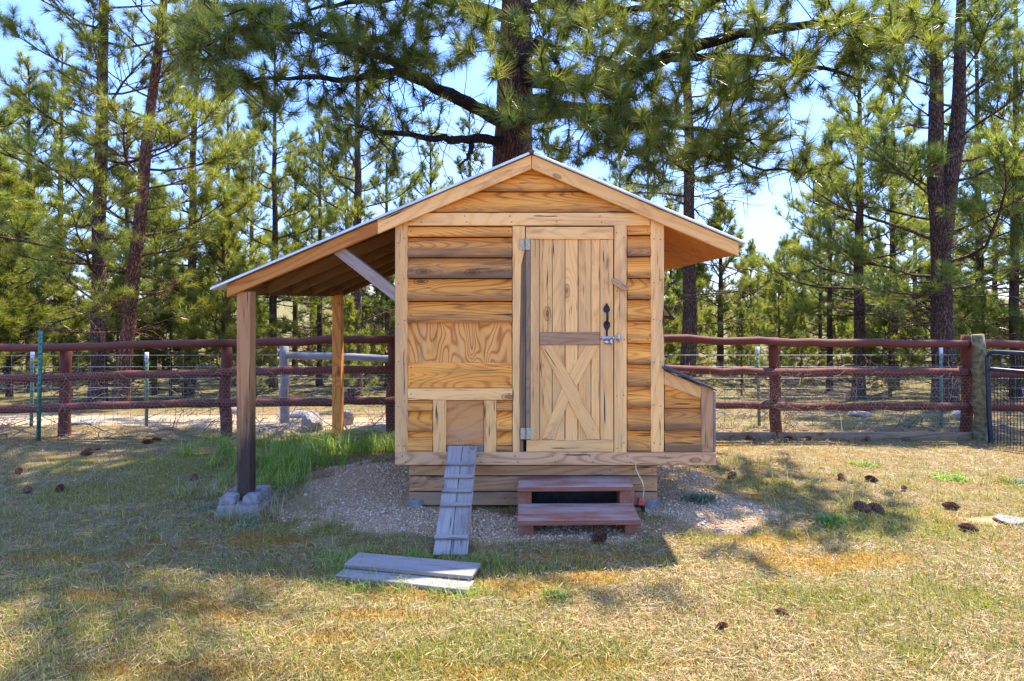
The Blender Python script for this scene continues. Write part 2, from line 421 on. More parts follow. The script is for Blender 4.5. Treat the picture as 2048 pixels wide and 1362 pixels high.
# ------------------------------------------------------------------ ground
def spaced(a, b, near0, near1, step, growth=1.22):
    v = list(np.arange(near0, near1 + 1e-6, step)); s = step
    while v[-1] < b: s *= growth; v.append(v[-1] + s)
    s = step
    while v[0] > a: s *= growth; v.insert(0, v[0] - s)
    return np.array(v)
gx = spaced(-900, 900, -6.5, 6.0, .045); gy = spaced(-30, 1500, 1.3, 8.0, .045)
GX, GY = np.meshgrid(gx, gy)
GZ = terrain(GX, GY)
def zone(px, py, rx, ry):
    """soft blob in plan around a photo point on the ground (rx sideways, ry in depth, metres)"""
    x, y, _ = G(px, py); return lambda X, Y: np.exp(-((X - x) / rx) ** 2 - ((Y - y) / ry) ** 2)
Z_grav = [zone(720, 975, .7, .62), zone(800, 1030, .5, .18), zone(960, 1050, .6, .2), zone(1160, 1060, .6, .2), zone(1390, 1010, .35, .4), zone(1330, 950, .35, .9), zone(2020, 1040, .25, .06), zone(1480, 1020, .3, .12)]
Z_green = [zone(240, 930, 1.6, .45), zone(560, 920, .55, .6), zone(740, 890, .7, .25), zone(640, 1060, .6, .25), zone(800, 1125, .7, .12), zone(150, 990, 1.0, .3), zone(1010, 1140, .4, .15), zone(1500, 1075, .6, .12), zone(1900, 1060, .8, .3), zone(1800, 1200, .7, .2), zone(1100, 1290, .5, .2), zone(1900, 1300, .4, .12), zone(1550, 970, .6, .3), zone(1750, 840, 3.0, .6), zone(950, 1320, .4, .1)]
Z_moss = [zone(1000, 1180, .5, .1), zone(1180, 1150, .3, .1), zone(1300, 1120, .4, .08), zone(200, 1190, .3, .07), zone(480, 1230, .3, .06), zone(1600, 1130, .4, .08), zone(1120, 1340, .3, .06), zone(750, 1230, .25, .05), zone(450, 1085, .45, .16), zone(560, 1080, .3, .12), zone(80, 1120, .4, .15), zone(1490, 1080, .4, .10), zone(640, 1275, .2, .06), zone(1330, 1160, .35, .10), zone(1350, 1330, .5, .08), zone(1250, 1240, .4, .1), zone(900, 1180, .5, .1), zone(1120, 1110, .5, .07), zone(360, 1210, .35, .08), zone(1750, 1120, .5, .1), zone(380, 1340, .5, .06)]
Z_sand = [zone(300, 840, 2.6, .75), zone(650, 850, 1.2, .6), zone(-150, 840, 1.5, .6)]
def masks(X, Y):
    n = vn1.fbm(X, Y, 1.6, 4); n2 = vn2.fbm(X, Y, 3.2, 3); n3 = vn3.fbm(X, Y, 1.1, 4); n4 = vn4.fbm(X, Y, 5.0, 3)
    gv = sum(z(X, Y) for z in Z_grav); gr = sum(z(X, Y) for z in Z_green); ms = sum(z(X, Y) for z in Z_moss); sd = sum(z(X, Y) for z in Z_sand)
    gv = sstep(.35, .75, gv + (n4 - .5) * 1.0)
    gr = sstep(.38, .82, gr * .75 + (n - .5) * 1.5 + (n2 - .5) * .7 + .12) * (1 - gv)
    ms = sstep(.35, .75, ms * .8 + (n3 - .5) * 1.7 + (n4 - .5) * .8 + .05) * (1 - gv)
    sd = sstep(.2, .7, sd + (n2 - .5) * .5)
    return gv, gr, ms, sd
gv, gr, ms, sd = masks(GX, GY)
ny, nx = GX.shape
V = np.stack([GX, GY, GZ], -1).reshape(-1, 3)
ii = (np.arange(ny - 1)[:, None] * nx + np.arange(nx - 1)[None, :]).ravel()
me = mesh_arr('ground', V, [np.stack([ii, ii + 1, ii + nx + 1, ii + nx], -1)], True, np.stack([gv, gr, ms], -1).reshape(-1, 3))
duff = sstep(8.6, 10.5, GY + (vn2.fbm(GX, GY, .6, 3) - .5) * 2.5)
a = me.attributes.new('Duff', 'FLOAT', 'POINT'); a.data.foreach_set('value', duff.ravel().astype(np.float32))
a = me.attributes.new('Sand', 'FLOAT', 'POINT'); a.data.foreach_set('value', sd.ravel().astype(np.float32))
s = NB('ground_soil'); tc = s.tc()
mk = s.n.new('ShaderNodeSeparateColor'); s.l.new(s.attr('Col'), mk.inputs[0])
fn = s.noise(tc, 55, 5, .7); md = s.noise(tc, 7, 4, .6); bgn = s.noise(tc, 1.2, 3, .5); spk = s.noise(tc, 160, 2, .6)
base = s.mix(s.mr(fn, .3, .72), (.11, .075, .035), (.29, .215, .095))
base = s.mix(s.mr(md, .45, .65, 0, .55), base, s.mix(fn, (.19, .14, .105), (.45, .38, .30)))
base = s.mix(s.mr(bgn, .5, .7, 0, .45), base, (.24, .12, .045))
grn = s.mix(s.mr(fn, .3, .7), (.09, .085, .022), (.25, .22, .06))
mos = s.mix(s.mr(fn, .3, .7), (.16, .075, .016), (.44, .25, .045))
grv = s.mix(s.mr(s.vor(tc, 90), .1, .6), (.66, .46, .255), (.40, .255, .135))
grv = s.mix(s.mr(spk, .55, .7, 0, .6), grv, (.52, .48, .43))
snd = s.mix(s.mr(fn, .3, .7), (.36, .26, .165), (.66, .53, .38))
col = s.mix(s.attr('Sand', out='Fac'), base, snd)
col = s.mix(s.math('MULTIPLY', mk.outputs[1], .85), col, grn)
col = s.mix(s.math('MULTIPLY', mk.outputs[2], .8), col, mos)
col = s.mix(mk.outputs[0], col, grv)
col = s.mix(s.math('MULTIPLY', s.attr('Duff', out='Fac'), .85), col, s.mix(s.mr(md, .35, .65), (.10, .08, .035), (.17, .17, .055)))
col = s.mix(1.0, col, (1.06, .96, .80), 'MULTIPLY')
s.l.new(col, s.b.inputs['Base Color']); s.b.inputs['Roughness'].default_value = .95; s.b.inputs['Specular IOR Level'].default_value = .1
s.bump(s.math('ADD', fn, s.math('MULTIPLY', spk, .4)), .9, .02)
kind(obj('ground', me, s.m), 'structure')

# ------------------------------------------------------------------ coop
CW = PX(790, 3.98), PX(1328, 3.98)       # outer faces of left and right wall
D0 = 3.985                                # front of the trim
DS = 4.0                                  # siding backing plane
DB = 5.95                                 # back wall
AX, AZ, SL = -0.023, 2.425, 0.425
def zr(x): return AZ - SL * abs(x - AX)
coop = thing('chicken_coop', 'small wooden chicken coop with metal gable roof, lean-to porch and plank door', 'chicken coop', (0, 4.9, 0))

def siding(name, x0, y0, x1, y1, parent, d=DS, x0b=None, x1b=None, mat='siding', mw=None, world=None, **props):
    """log-lap board: leans in at the top, bulges out at the lower edge"""
    if world is None:
        zt, zb = PZ(y0, d) - .001, PZ(y1, d) + .001; xa, xb = PX(x0, d), PX(x1, d)
        xab = xa if x0b is None else PX(x0b, d); xbb = xb if x1b is None else PX(x1b, d)
    else: xa, xb, zt, zb = world; xab, xbb = xa, xb
    h = zt - zb; c = ((xa + xb) / 2, (zt + zb) / 2)
    b = random.uniform(.9, 1.1)
    prof = [(.010, 1), (.004, .84), (-.008 * b, .58), (-.018 * b, .32), (-.022 * b, .12), (-.017 * b, .0), (.020, .0), (.020, 1)]
    V = []
    for e in (0, 1):
        for (dy, t) in prof:
            x = (xab + (xa - xab) * t) if e == 0 else (xbb + (xb - xbb) * t)
            V.append((x - c[0], dy, zb + h * t - c[1]))
    n = len(prof); Fc = [tuple(range(n)), tuple(range(2 * n - 1, n - 1, -1))] + [(i, (i + 1) % n, n + (i + 1) % n, n + i) for i in range(n)]
    me = mesh_py(name, V, Fc); fix_normals(me)
    m = Matrix.Translation((c[0], d, c[1])) if mw is None else mw @ Matrix.Translation((c[0], 0, c[1]))
    props.setdefault('weather', random.uniform(.15, .5)); props.setdefault('lip', 1.0)
    return obj(name, me, M[mat], parent, m, **props)

def wallpanel(name, V4a, V4b, mat, parent):
    V = list(V4a) + list(V4b); n = len(V4a)
    me = mesh_py(name, [tuple(np.array(v) - np.array(V[0])) for v in V], [tuple(range(n)), tuple(range(2 * n - 1, n - 1, -1))] + [(i, (i + 1) % n, n + (i + 1) % n, n + i) for i in range(n)])
    fix_normals(me); return obj(name, me, mat, parent, Matrix.Translation(V[0]))
# panels behind the boards
zf = PZ(908, 4.0)
xl, xr = CW[0] + .02, CW[1] - .02
def gable(y): return [(xl, y, zf), (xr, y, zf), (xr, y, zr(xr) - .115), (AX, y, AZ - .115), (xl, y, zr(xl) - .115)]
# near-black front sheet: interior darkness put into its colour, seen through the gaps
wallpanel('front_dark_backing', gable(4.03), gable(4.042), M['dark'], coop)
wallpanel('back_wall', gable(DB - .02), gable(DB), M['brownold'], coop)
wallpanel('floor_deck', [(xl, 4.05, zf), (xr, 4.05, zf), (xr, DB - .03, zf), (xl, DB - .03, zf)], [(xl, 4.05, zf + .02), (xr, 4.05, zf + .02), (xr, DB - .03, zf + .02), (xl, DB - .03, zf + .02)], M['brownold'], coop)
for sgn, xw in ((-1, CW[0]), (1, CW[1])):
    rot = Matrix.Translation((xw - sgn * .02, 0, 0)) @ Matrix.Rotation(sgn * math.pi / 2, 4, 'Z')
    zt = zf
    top = zr(xw) - .12
    k = 0
    while zt < top - .02:
        z2 = min(zt + .145, top)
        wa, wb = (4.05, DB - .02) if sgn > 0 else (-(DB - .02), -4.05)
        siding('side_siding_board', 0, 0, 0, 0, coop, mw=rot, world=(wa, wb, z2, zt), weather=.35)
        zt = z2 + .002

# left panel rows
for y0, y1, w in ((453, 474, .3), (475.5, 515, .85), (516.5, 556.5, 1.0), (558, 602, .25), (603.5, 645, .35)):
    siding('siding_board', 816, y0, 1024, y1, coop, weather=w)
bpx('plywood_panel', 815.5, 644, 1024, 727, 4.008, .012, M['ply'], coop, ang=math.pi / 2, weather=.05)
bpx('filler_board', 815.5, 726, 1024, 776, D0 + .004, .02, M['siding'], coop, weather=.3, lip=0.)
bpx('hatch_header', 815.5, 777.5, 1024, 800.5, D0, .024, M['trim'], coop, weather=.12)
for y0, y1 in ((801.5, 821.5), (823, 862), (863.5, 904)):
    siding('siding_board', 816, y0, 865.5, y1, coop); siding('siding_board', 993.5, y0, 1024, y1, coop)
bpx('hatch_trim', 866, 801, 892, 905, D0, .022, M['trim'], coop, weather=-.15)
bpx('hatch_trim', 968, 801, 993, 905, D0, .022, M['trim'], coop, weather=-.15)
bpx('hatch_door', 892.5, 801, 967.5, 891, 4.004, .012, wood('hatch_plywood', (.72, .32, .10), (.52, .19, .045), (.28, .10, .03), (.36, .26, .2), rings=3.5, ring_amt=.45, stretch=(2.0, 5, 5), cracks=.1), coop, ang=0.2, weather=.1)
bpx('hatch_sill', 893, 892, 967, 905.5, 3.99, .03, M['grey'], coop, weather=.3)
# gable
def rake_x(z, side):   # where the underside of the barge boards meets height z
    return AX + side * (AZ - .118 - z) / SL
for y0, y1 in ((384, 424.5), (341.5, 383)):
    d = DS; zt, zb = PZ(y0, d), PZ(y1, d)
    lb, rb = max(CW[0] + .085, rake_x(zb, -1) - .05), min(CW[1] - .085, rake_x(zb, 1) + .05); lt, rt = rake_x(zt, -1) - .05, rake_x(zt, 1) + .05
    ip = lambda X: VX + X * F / d
    siding('gable_siding_board', ip(max(lt, CW[0] + .085)), y0, ip(min(rt, CW[1] - .085)), y1, coop, x0b=ip(lb), x1b=ip(rb), weather=.1)
prism('gable_peak', [(AX, AZ - .10), (AX + .19, PZ(341, 4)), (AX - .19, PZ(341, 4))], 4.0, .016, 0, M['siding'], coop, weather=.0, lip=0.)
bpx('gable_header', 816, 425.5, 1300, 450.5, D0 + .001, .024, M['trim'], coop, weather=.3)
# right panel
ys = [450, 471, 513.5, 556.5, 599.5, 642, 686.5, 728.5, 773, 815.5, 859.5, 904]
for a_, b_ in zip(ys[:-1], ys[1:]):
    siding('siding_board', 1254.5, a_ + .6, 1301, b_ - .6, coop, weather=random.uniform(.2, .6))
# corner boards and jambs
for x0, x1, top in ((790, 815, 447), (1301.5, 1328, 447)):
    xa, xb = PX(x0, D0), PX(x1, D0); zb = PZ(904.5, D0)
    prism('corner_board', [(xa, zr(xa) - .09), (xb, zr(xb) - .09), (xb, zb), (xa, zb)], D0, .024, math.pi / 2, M['trim'], coop, weather=.5)
prism('door_trim', [(PX(1025, D0), PZ(452, D0)), (PX(1050.5, D0), PZ(452, D0)), (PX(1050.5, D0), PZ(498, D0)), (PX(1042, D0), PZ(530, D0)), (PX(1039, D0), PZ(700, D0)), (PX(1039, D0), PZ(904.5, D0)), (PX(1025, D0), PZ(904.5, D0))], D0, .024, math.pi / 2, M['trim'], coop, weather=.6)
bpx('hinge_jamb', 1038, 470, 1046.5, 904, 4.002, .02, M['jamb'], coop, weather=.3)
bpx('hinge_jamb', 1046.8, 470, 1051, 880, 4.008, .02, M['jamb'], coop, weather=.1)
bpx('door_trim', 1228.5, 449, 1253.5, 904.5, D0, .024, M['trim'], coop, weather=.55)
# skirt
bpx('skirt_board', 790, 905.5, 1432, 930.5, 3.975, .036, M['brownold'], coop, weather=.1)
o = coop.children[-1]; o.data.materials[0] = wood('skirt_wood', (.80, .44, .20), (.46, .21, .08), (.17, .07, .03), (.46, .285, .13), rings=12, ring_amt=.7, cracks=1.3)
# foundation frame
for y0, y1, w in ((931.5, 951, .1), (953.5, 982, .25), (985, 1010.5, .95)):
    bpx('foundation_board', 819 + random.uniform(-1, 1), y0, 1314, y1, 4.055, .036, M['brownold'], coop, weather=w)
for sx in (PX(822, 4.07), PX(1312, 4.07)):
    for z0, z1 in ((.165, .31), (.02, .155)):
        boxobj('foundation_side_board', (sx, 5.02, (z0 + z1) / 2), (1.84, .034, z1 - z0), M['brownold'], coop, axes((0, 1, 0), (0, 0, 1)), weather=.3)
for px in (833, 1301):
    boxobj('foundation_block', (PX(px, 4.1), 4.13, .0), (.105, .18, .11), M['concrete'], coop)
    boxobj('foundation_block', (PX(px, 4.1), 5.8, -.02), (.105, .18, .11), M['concrete'], coop)

# door
DD = 3.982
door = obj('door', mesh_py('door', [(-.29, 0, -.75), (.29, 0, -.75), (.29, .02, -.75), (-.29, .02, -.75), (-.29, 0, .75), (.29, 0, .75), (.29, .02, .75), (-.29, .02, .75)],
      [(0, 3, 2, 1), (4, 5, 6, 7), (0, 1, 5, 4), (2, 3, 7, 6), (1, 2, 6, 5), (3, 0, 4, 7)]), M['dark'], coop, Matrix.Translation((PX(1139.5, DD), DD + .024, PZ(679, DD))), label='vertical plank door with X brace on its lower half')
bpx('door_rail', 1052, 454, 1226.5, 478, DD, .022, M['trim'], door, weather=.35)
bpx('door_rail', 1053, 880.5, 1227, 904, DD, .022, M['trim'], door, weather=.35)
bpx('door_stile', 1052, 479, 1060.5, 880, DD + .002, .02, M['jamb'], door, weather=.6)
bpx('door_stile', 1061, 479, 1078.5, 880, DD - .002, .024, M['trim'], door, weather=.7)
bpx('door_stile', 1200.5, 479, 1226.5, 880, DD, .022, M['trim'], door, weather=.35)
for x0, x1, w in ((1079, 1104, .1), (1105.2, 1129.5, .5), (1130.5, 1155.3, .0), (1156.5, 1182, .3), (1183, 1199.8, .2)):
    bpx('door_plank', x0, 478.5, x1, 880, DD + .011, .012, M['trim'], door, weather=w)
bpx('mid_rail', 1080, 664, 1200, 690, DD - .001, .022, M['brownold'], door, weather=.5)
def quad(pts, d): return [(PX(x, d), PZ(y, d)) for x, y in pts]
a1 = math.atan2(-(878 - 691), 120)
prism('brace', quad([(1080.5, 691), (1106, 691), (1199.5, 862), (1199.5, 879), (1176, 879)], DD), DD - .001, .022, a1, M['trim'], door, weather=.3)
a2 = math.atan2(878 - 691, 112)
prism('brace', quad([(1173, 691), (1198, 691), (1152, 773), (1138, 750)], DD), DD - .0005, .0215, a2, M['trim'], door, weather=.4)
prism('brace', quad([(1124, 777), (1137.5, 800), (1108, 879), (1084, 879)], DD), DD - .0005, .0215, a2, M['trim'], door, weather=.4)
for cx, cy in ((1050, 488.5), (1051.5, 867)):
    for s_ in (-1, 1):
        bpx('hinge_leaf', cx + (-10.5 if s_ < 0 else 1.2), cy - 11, cx + (-1.2 if s_ < 0 else 10.5), cy + 11, DD - .007, .004, M['hinge'], door, b=.001, jit=0)
    mb = MB(); mb.tube([(PX(cx, DD), DD - .008, PZ(cy - 11, DD)), (PX(cx, DD), DD - .008, PZ(cy + 11, DD))], .004, 6, True)
    for s_ in (-6, 6):
        for t_ in (-7, 0, 7):
            mb.box((PX(cx + s_, DD), DD - .0075, PZ(cy + t_, DD)), (.005, .003, .005))
    obj('hinge_pin', mb.mesh('hinge_pin'), M['black'] if False else M['hinge'], door)
# pull handle: two spade plates and a bowed grip
def spade(cx, cy, w, h, flip):
    pts = []
    for k in range(14):
        t = k / 14 * 2 * math.pi; r = 1.0
        x = math.cos(t) * w * (1 - .25 * math.sin(t) * flip); y = math.sin(t) * h
        if math.sin(t) * flip > .9: y *= 1.25
        pts.append((cx + x, cy - y))
    return quad(pts, DD)
prism('pull_handle', spade(1213, 617, 6.5, 8.5, 1), DD - .009, .008, 0, M['black'], door, b=.002, jit=0)
prism('pull_handle', spade(1213.5, 651, 6.5, 9.5, -1), DD - .009, .008, 0, M['black'], door, b=.002, jit=0)
mb = MB(); hx = PX(1213.5, DD)
mb.tube([(hx, DD - .008, PZ(622, DD)), (hx, DD - .03, PZ(626, DD)), (hx, DD - .036, PZ(634, DD)), (hx, DD - .03, PZ(642, DD)), (hx, DD - .008, PZ(648, DD))], [.006, .008, .009, .008, .006], 8)
mb.tube([(hx, DD - .006, PZ(660, DD)), (hx, DD - .006, PZ(672, DD))], .006, 6, True)
obj('pull_grip', mb.mesh('pull_grip', True), M['black'], door)
# slide bolt
mb = MB(); dz = DD - .012
mb.box((PX(1213, DD), dz + .004, PZ(676, DD)), (.09, .006, .017)); mb.box((PX(1214, DD), dz + .005, PZ(684, DD)), (.036, .004, .028))
mb.box((PX(1221.5, DD), dz - .006, PZ(684, DD)), (.012, .012, .04))
mb.tube([(PX(1199, DD), dz - .004, PZ(676, DD)), (PX(1244, DD), dz - .004, PZ(676, DD))], .0045, 8, True)
for x in (1205, 1226): mb.box((PX(x, DD), dz - .004, PZ(676, DD)), (.008, .016, .02))
obj('slide_bolt', mb.mesh('slide_bolt'), M['zinc'], door)
mb = MB(); mb.box((PX(1237, DD), dz, PZ(676, DD)), (.022, .014, .02)); mb.box((PX(1237, DD), dz + .004, PZ(676, DD)), (.012, .006, .05))
obj('bolt_keeper', mb.mesh('bolt_keeper'), M['zinc'], coop)
prism('turn_button', quad([(1222, 559), (1229, 555.5), (1254, 573), (1255, 579), (1247, 583), (1226, 568)], D0), D0 - .026, .024, R(-33), M['brownold'], coop, weather=.5)
mb = MB(); mb.tube([(PX(1237.5, D0), D0 - .03, PZ(569.5, D0)), (PX(1237.5, D0), D0 - .024, PZ(569.5, D0))], .005, 8, True)
obj('screw', mb.mesh('screw'), M['zinc'], coop)

# nail heads
mb = MB()
def nail(px, py, d=D0): mb.box((PX(px, d) + random.uniform(-.002, .002), d - .0005, PZ(py, d)), (.006, .003, .006))
for px in (797, 809, 1308, 1321):
    for py in range(480, 900, 82): nail(px, py + random.uniform(-6, 6))
for px in range(840, 1290, 90): nail(px, 432); nail(px + 3, 444)
for px in (822, 1018):
    for py in (462, 495, 540, 590, 630): nail(px, py, D0 - .004)
    nail(px, 735); nail(px, 766); nail(px, 788)
for px in (1234, 1248):
    for py in range(470, 900, 105): nail(px, py + random.uniform(-8, 8))
for px in (1259, 1296):
    for py in (461, 505, 548, 591, 634, 678, 720, 764, 807, 851, 895): nail(px, py, D0 - .006)
for px in range(805, 1430, 75): nail(px, 912, 3.974); nail(px + 6, 924, 3.974)
for px in (828, 905, 1010, 1220, 1305):
    for py in (941, 968, 998): nail(px, py, 4.054)
kind(obj('nail_heads', mb.mesh('nail_heads'), M['black'], coop), 'stuff')

# roof
RF, RB = 3.925, 6.22
roof = obj('roof', None, None, coop, Matrix.Translation((AX, 5.0, AZ)))
roof.empty_display_size = .2
th = math.atan(SL)
YB = 3.945
xe_l, xe_r = PX(421, RF), PX(1491, RF)
def sheet(x0, x1, name):
    ys_ = np.linspace(RF - .005, RB, 116); V = []; L = len(ys_)
    ph = (np.arange(L) % 5); prof = np.where(ph == 2, .014, np.where((ph == 1) | (ph == 3), .008, 0))
    for x in (x0, x1):
        for y, h in zip(ys_, prof): V.append((x, y, zr(x) + h))
    for x in (x0, x1):
        for y, h in zip(ys_, prof): V.append((x, y, zr(x) - .012 + h * 0))
    Fq = []
    for i in range(L - 1):
        Fq.append((i, i + 1, L + i + 1, L + i)); Fq.append((2 * L + i, 3 * L + i, 3 * L + i + 1, 2 * L + i + 1))
        for k in (0, 1): Fq.append((k * L + i, 2 * L + k * L + i, 2 * L + k * L + i + 1, k * L + i + 1))
    for i in (0, L - 1): Fq.append((i, L + i, 3 * L + i, 2 * L + i))
    me = mesh_py(name, [(a - AX, b - 5, c - AZ) for a, b, c in V], Fq); fix_normals(me)
    return obj(name, me, M['galv'], roof, Matrix.Translation((AX, 5, AZ)))
sheet(AX - .004, xe_l, 'roof_sheet'); sheet(AX + .004, xe_r, 'roof_sheet')
prism('ridge_cap', [(AX - .02, AZ + .004), (AX, AZ + .014), (AX + .02, AZ + .004), (AX + .012, AZ - .02), (AX - .012, AZ - .02)], RF - .012, RB - RF, 0, M['rust'], roof, jit=0)
def barge(xa, xb, top, bot, y, t, mat, name='barge_board', **kw):
    s_ = 1 if xb > xa else -1
    pl = [(xa, zr(xa) - top), (xb, zr(xb) - top), (xb, zr(xb) - bot), (xa, zr(xa) - bot)]
    return prism(name, pl, y, t, math.atan2(zr(xb) - zr(xa), xb - xa), M[mat], roof, **kw)
barge(AX + .002, PX(1477.5, YB), .016, .108, YB, .022, 'trim', weather=.1)
barge(AX - .002, PX(755, YB), .016, .108, YB, .022, 'trim', weather=.15)
barge(PX(756.5, YB), PX(452, YB), .016, .104, YB + .008, .034, 'orange', weather=-.3)
# rafters under the porch and the right eave
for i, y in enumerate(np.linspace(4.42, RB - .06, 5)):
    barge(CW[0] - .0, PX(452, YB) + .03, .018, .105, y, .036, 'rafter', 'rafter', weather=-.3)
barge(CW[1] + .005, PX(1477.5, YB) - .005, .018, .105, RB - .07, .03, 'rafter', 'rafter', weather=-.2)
# eave header between the porch posts
hx_ = PX(473, 3.97) + .045
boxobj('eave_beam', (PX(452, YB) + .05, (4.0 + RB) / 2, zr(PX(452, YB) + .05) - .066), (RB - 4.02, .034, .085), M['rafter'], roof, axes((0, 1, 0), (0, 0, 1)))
# soffit ply under right eave, roof decking strips (purlins) over the porch
xa, xb = CW[1] - .005, PX(1475, YB)
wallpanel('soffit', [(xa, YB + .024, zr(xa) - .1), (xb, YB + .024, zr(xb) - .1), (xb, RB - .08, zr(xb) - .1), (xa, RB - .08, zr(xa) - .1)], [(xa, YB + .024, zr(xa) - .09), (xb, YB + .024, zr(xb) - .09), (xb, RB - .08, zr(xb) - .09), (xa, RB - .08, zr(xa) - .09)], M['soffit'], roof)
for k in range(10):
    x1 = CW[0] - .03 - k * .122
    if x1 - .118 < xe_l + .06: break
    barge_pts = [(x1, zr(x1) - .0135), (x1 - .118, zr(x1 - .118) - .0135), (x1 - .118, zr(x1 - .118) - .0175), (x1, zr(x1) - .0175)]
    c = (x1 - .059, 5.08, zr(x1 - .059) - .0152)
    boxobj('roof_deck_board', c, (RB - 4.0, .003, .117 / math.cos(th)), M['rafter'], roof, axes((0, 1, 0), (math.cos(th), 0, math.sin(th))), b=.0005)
# porch posts and braces
def post(px0, d, zb, name='porch_post', mat='orange', w=.089):
    x0 = PX(px0, d); zt = zr(x0 + w / 2) - .106
    o = boxobj(name, (x0 + w / 2, d + w / 2, (zb + zt) / 2), (zt - zb, w, w), M[mat], coop, axes((0, 0, 1), (1, 0, 0)), b=.004)
    return o
s = NB('porch_post_wood')   # orange above, greyed and dark towards the foot where rain splashes it
def postwood(name):
    m = wood(name, (.60, .29, .11), (.42, .17, .06), (.15, .05, .02), (.036, .028, .026), rings=8, ring_amt=.45, stretch=(.3, 6, 6), cracks=1.2)
    return m
M['post'] = postwood('porch_post_wood_weathered')
n_ = M['post'].node_tree
# extra weathering along the height (local X runs up the post)
wat = [x for x in n_.nodes if x.type == 'ATTRIBUTE' and x.attribute_name == 'weather'][0]
sx_ = n_.nodes.new('ShaderNodeSeparateXYZ'); tc_ = n_.nodes.new('ShaderNodeTexCoord'); mr_ = n_.nodes.new('ShaderNodeMapRange')
n_.links.new(tc_.outputs['Object'], sx_.inputs[0]); n_.links.new(sx_.outputs[0], mr_.inputs[0])
mr_.inputs[1].default_value = .15; mr_.inputs[2].default_value = -.5; mr_.inputs[3].default_value = -.2; mr_.inputs[4].default_value = 1.9
tgt = [l for l in n_.links if l.from_node == wat]
ad_ = n_.nodes.new('ShaderNodeMath'); ad_.operation = 'ADD'
for l in tgt:
    ts = l.to_socket; n_.links.remove(l); n_.links.new(ad_.outputs[0], ts)
n_.links.new(wat.outputs['Fac'], ad_.inputs[0]); n_.links.new(mr_.outputs[0], ad_.inputs[1])
post(473, 3.975, PZ(1001, 3.99), mat='post')
post(664, 5.88, TZ(-2.0, 5.9) - .02, mat='orange')
def kneebrace(y, w=.075):
    d = 3.98
    return prism('knee_brace', quad([(664, 506), (687, 496.5), (790, 575), (790, 604)], d), y, w, math.atan2(-80, 112), M['grey'] if y < 4.3 else M['rafter'], coop, weather=.1)
o = kneebrace(3.99); o.data.materials[0] = wood('brace_wood', (.52, .36, .24), (.34, .21, .13), (.15, .06, .03), (.22, .19, .18), rings=8, ring_amt=.5, stretch=(.3, 6, 6), cracks=1.2); o['weather'] = .75
kneebrace(5.9)

# nest box
nest = obj('nest_box', None, None, coop, Matrix.Translation((PX(1380, 4), 4.4, .6)))
d = D0
ip = lambda x: x
prism('nest_rake_board', quad([(1329, 742), (1402, 772), (1402, 797), (1329, 769)], d), d, .022, math.atan2(-30, 73), M['trim'], nest, weather=.2)
prism('nest_siding_board', quad([(1329, 768), (1401, 796), (1401, 816), (1329, 816)], DS), DS - .006, .018, 0, M['siding'], nest, weather=.5, lip=.6)
siding('nest_siding_board', 1329, 817.5, 1401.5, 859.5, nest, weather=.9); siding('nest_siding_board', 1329, 861, 1401.5, 903, nest, weather=.85)
prism('nest_corner_board', quad([(1402.5, 769), (1426.5, 779), (1426.5, 904), (1402.5, 904)], d), d - .003, .025, math.pi / 2, M['brownold'], nest, weather=.2)
xo = PX(1427, d); zb = PZ(904, d)
for k, (z0, z1) in enumerate(((zb, zb + .14), (zb + .142, zb + .28), (zb + .282, PZ(784, d)))):
    boxobj('nest_side_board', (xo + .009, 4.42, (z0 + z1) / 2), (.86, .017, z1 - z0), M['grey'], nest, axes((0, 1, 0), (0, 0, 1)), weather=.4)
A = [(PX(1326, 3.96), PZ(733, 3.96)), (PX(1433, 3.96), PZ(779, 3.96)), (PX(1433, 3.96), PZ(782.5, 3.96)), (PX(1326, 3.96), PZ(737.5, 3.96))]
prism('nest_roof', A, 3.95, .92, math.atan2(-46, 107), M['felt'], nest, jit=0)
wallpanel('nest_inner_wall', [(CW[1] - .01, 4.03, zf), (xo - .002, 4.03, zf), (xo - .002, 4.03, PZ(788, d)), (CW[1] - .01, 4.03, PZ(748, d))], [(CW[1] - .01, 4.84, zf), (xo - .002, 4.84, zf), (xo - .002, 4.84, PZ(788, d)), (CW[1] - .01, 4.84, PZ(748, d))], M['brownold'], nest)
# propped awning window on the right wall
win = obj('awning_window', None, None, coop, Matrix.Translation((CW[1], 4.8, 1.4)))
wt = np.array((CW[1] + .01, 0, PZ(560, 4.7))); wb_ = np.array((PX(1345, 4.7), 0, PZ(636, 4.7)))
dirv = Vector((wb_ - wt)).normalized(); L_ = float(np.linalg.norm(wb_ - wt)); nrm = Vector((-dirv.z, 0, dirv.x))
mid = Vector((wt + wb_) / 2)
rotm = axes(dirv, (0, 1, 0))
boxobj('window_pane', mid + Vector((0, 4.95, 0)), (L_ - .03, .006, .46), M['glass'], win, rotm)
for yy in (4.70, 5.2): boxobj('window_frame', mid + Vector((0, yy, 0)), (L_, .016, .014), M['black'], win, rotm)
for q in (wt, wb_): boxobj('window_frame', Vector(q) + Vector((0, 4.95, 0)), (.03, .022, .53), M['black'], win, rotm)

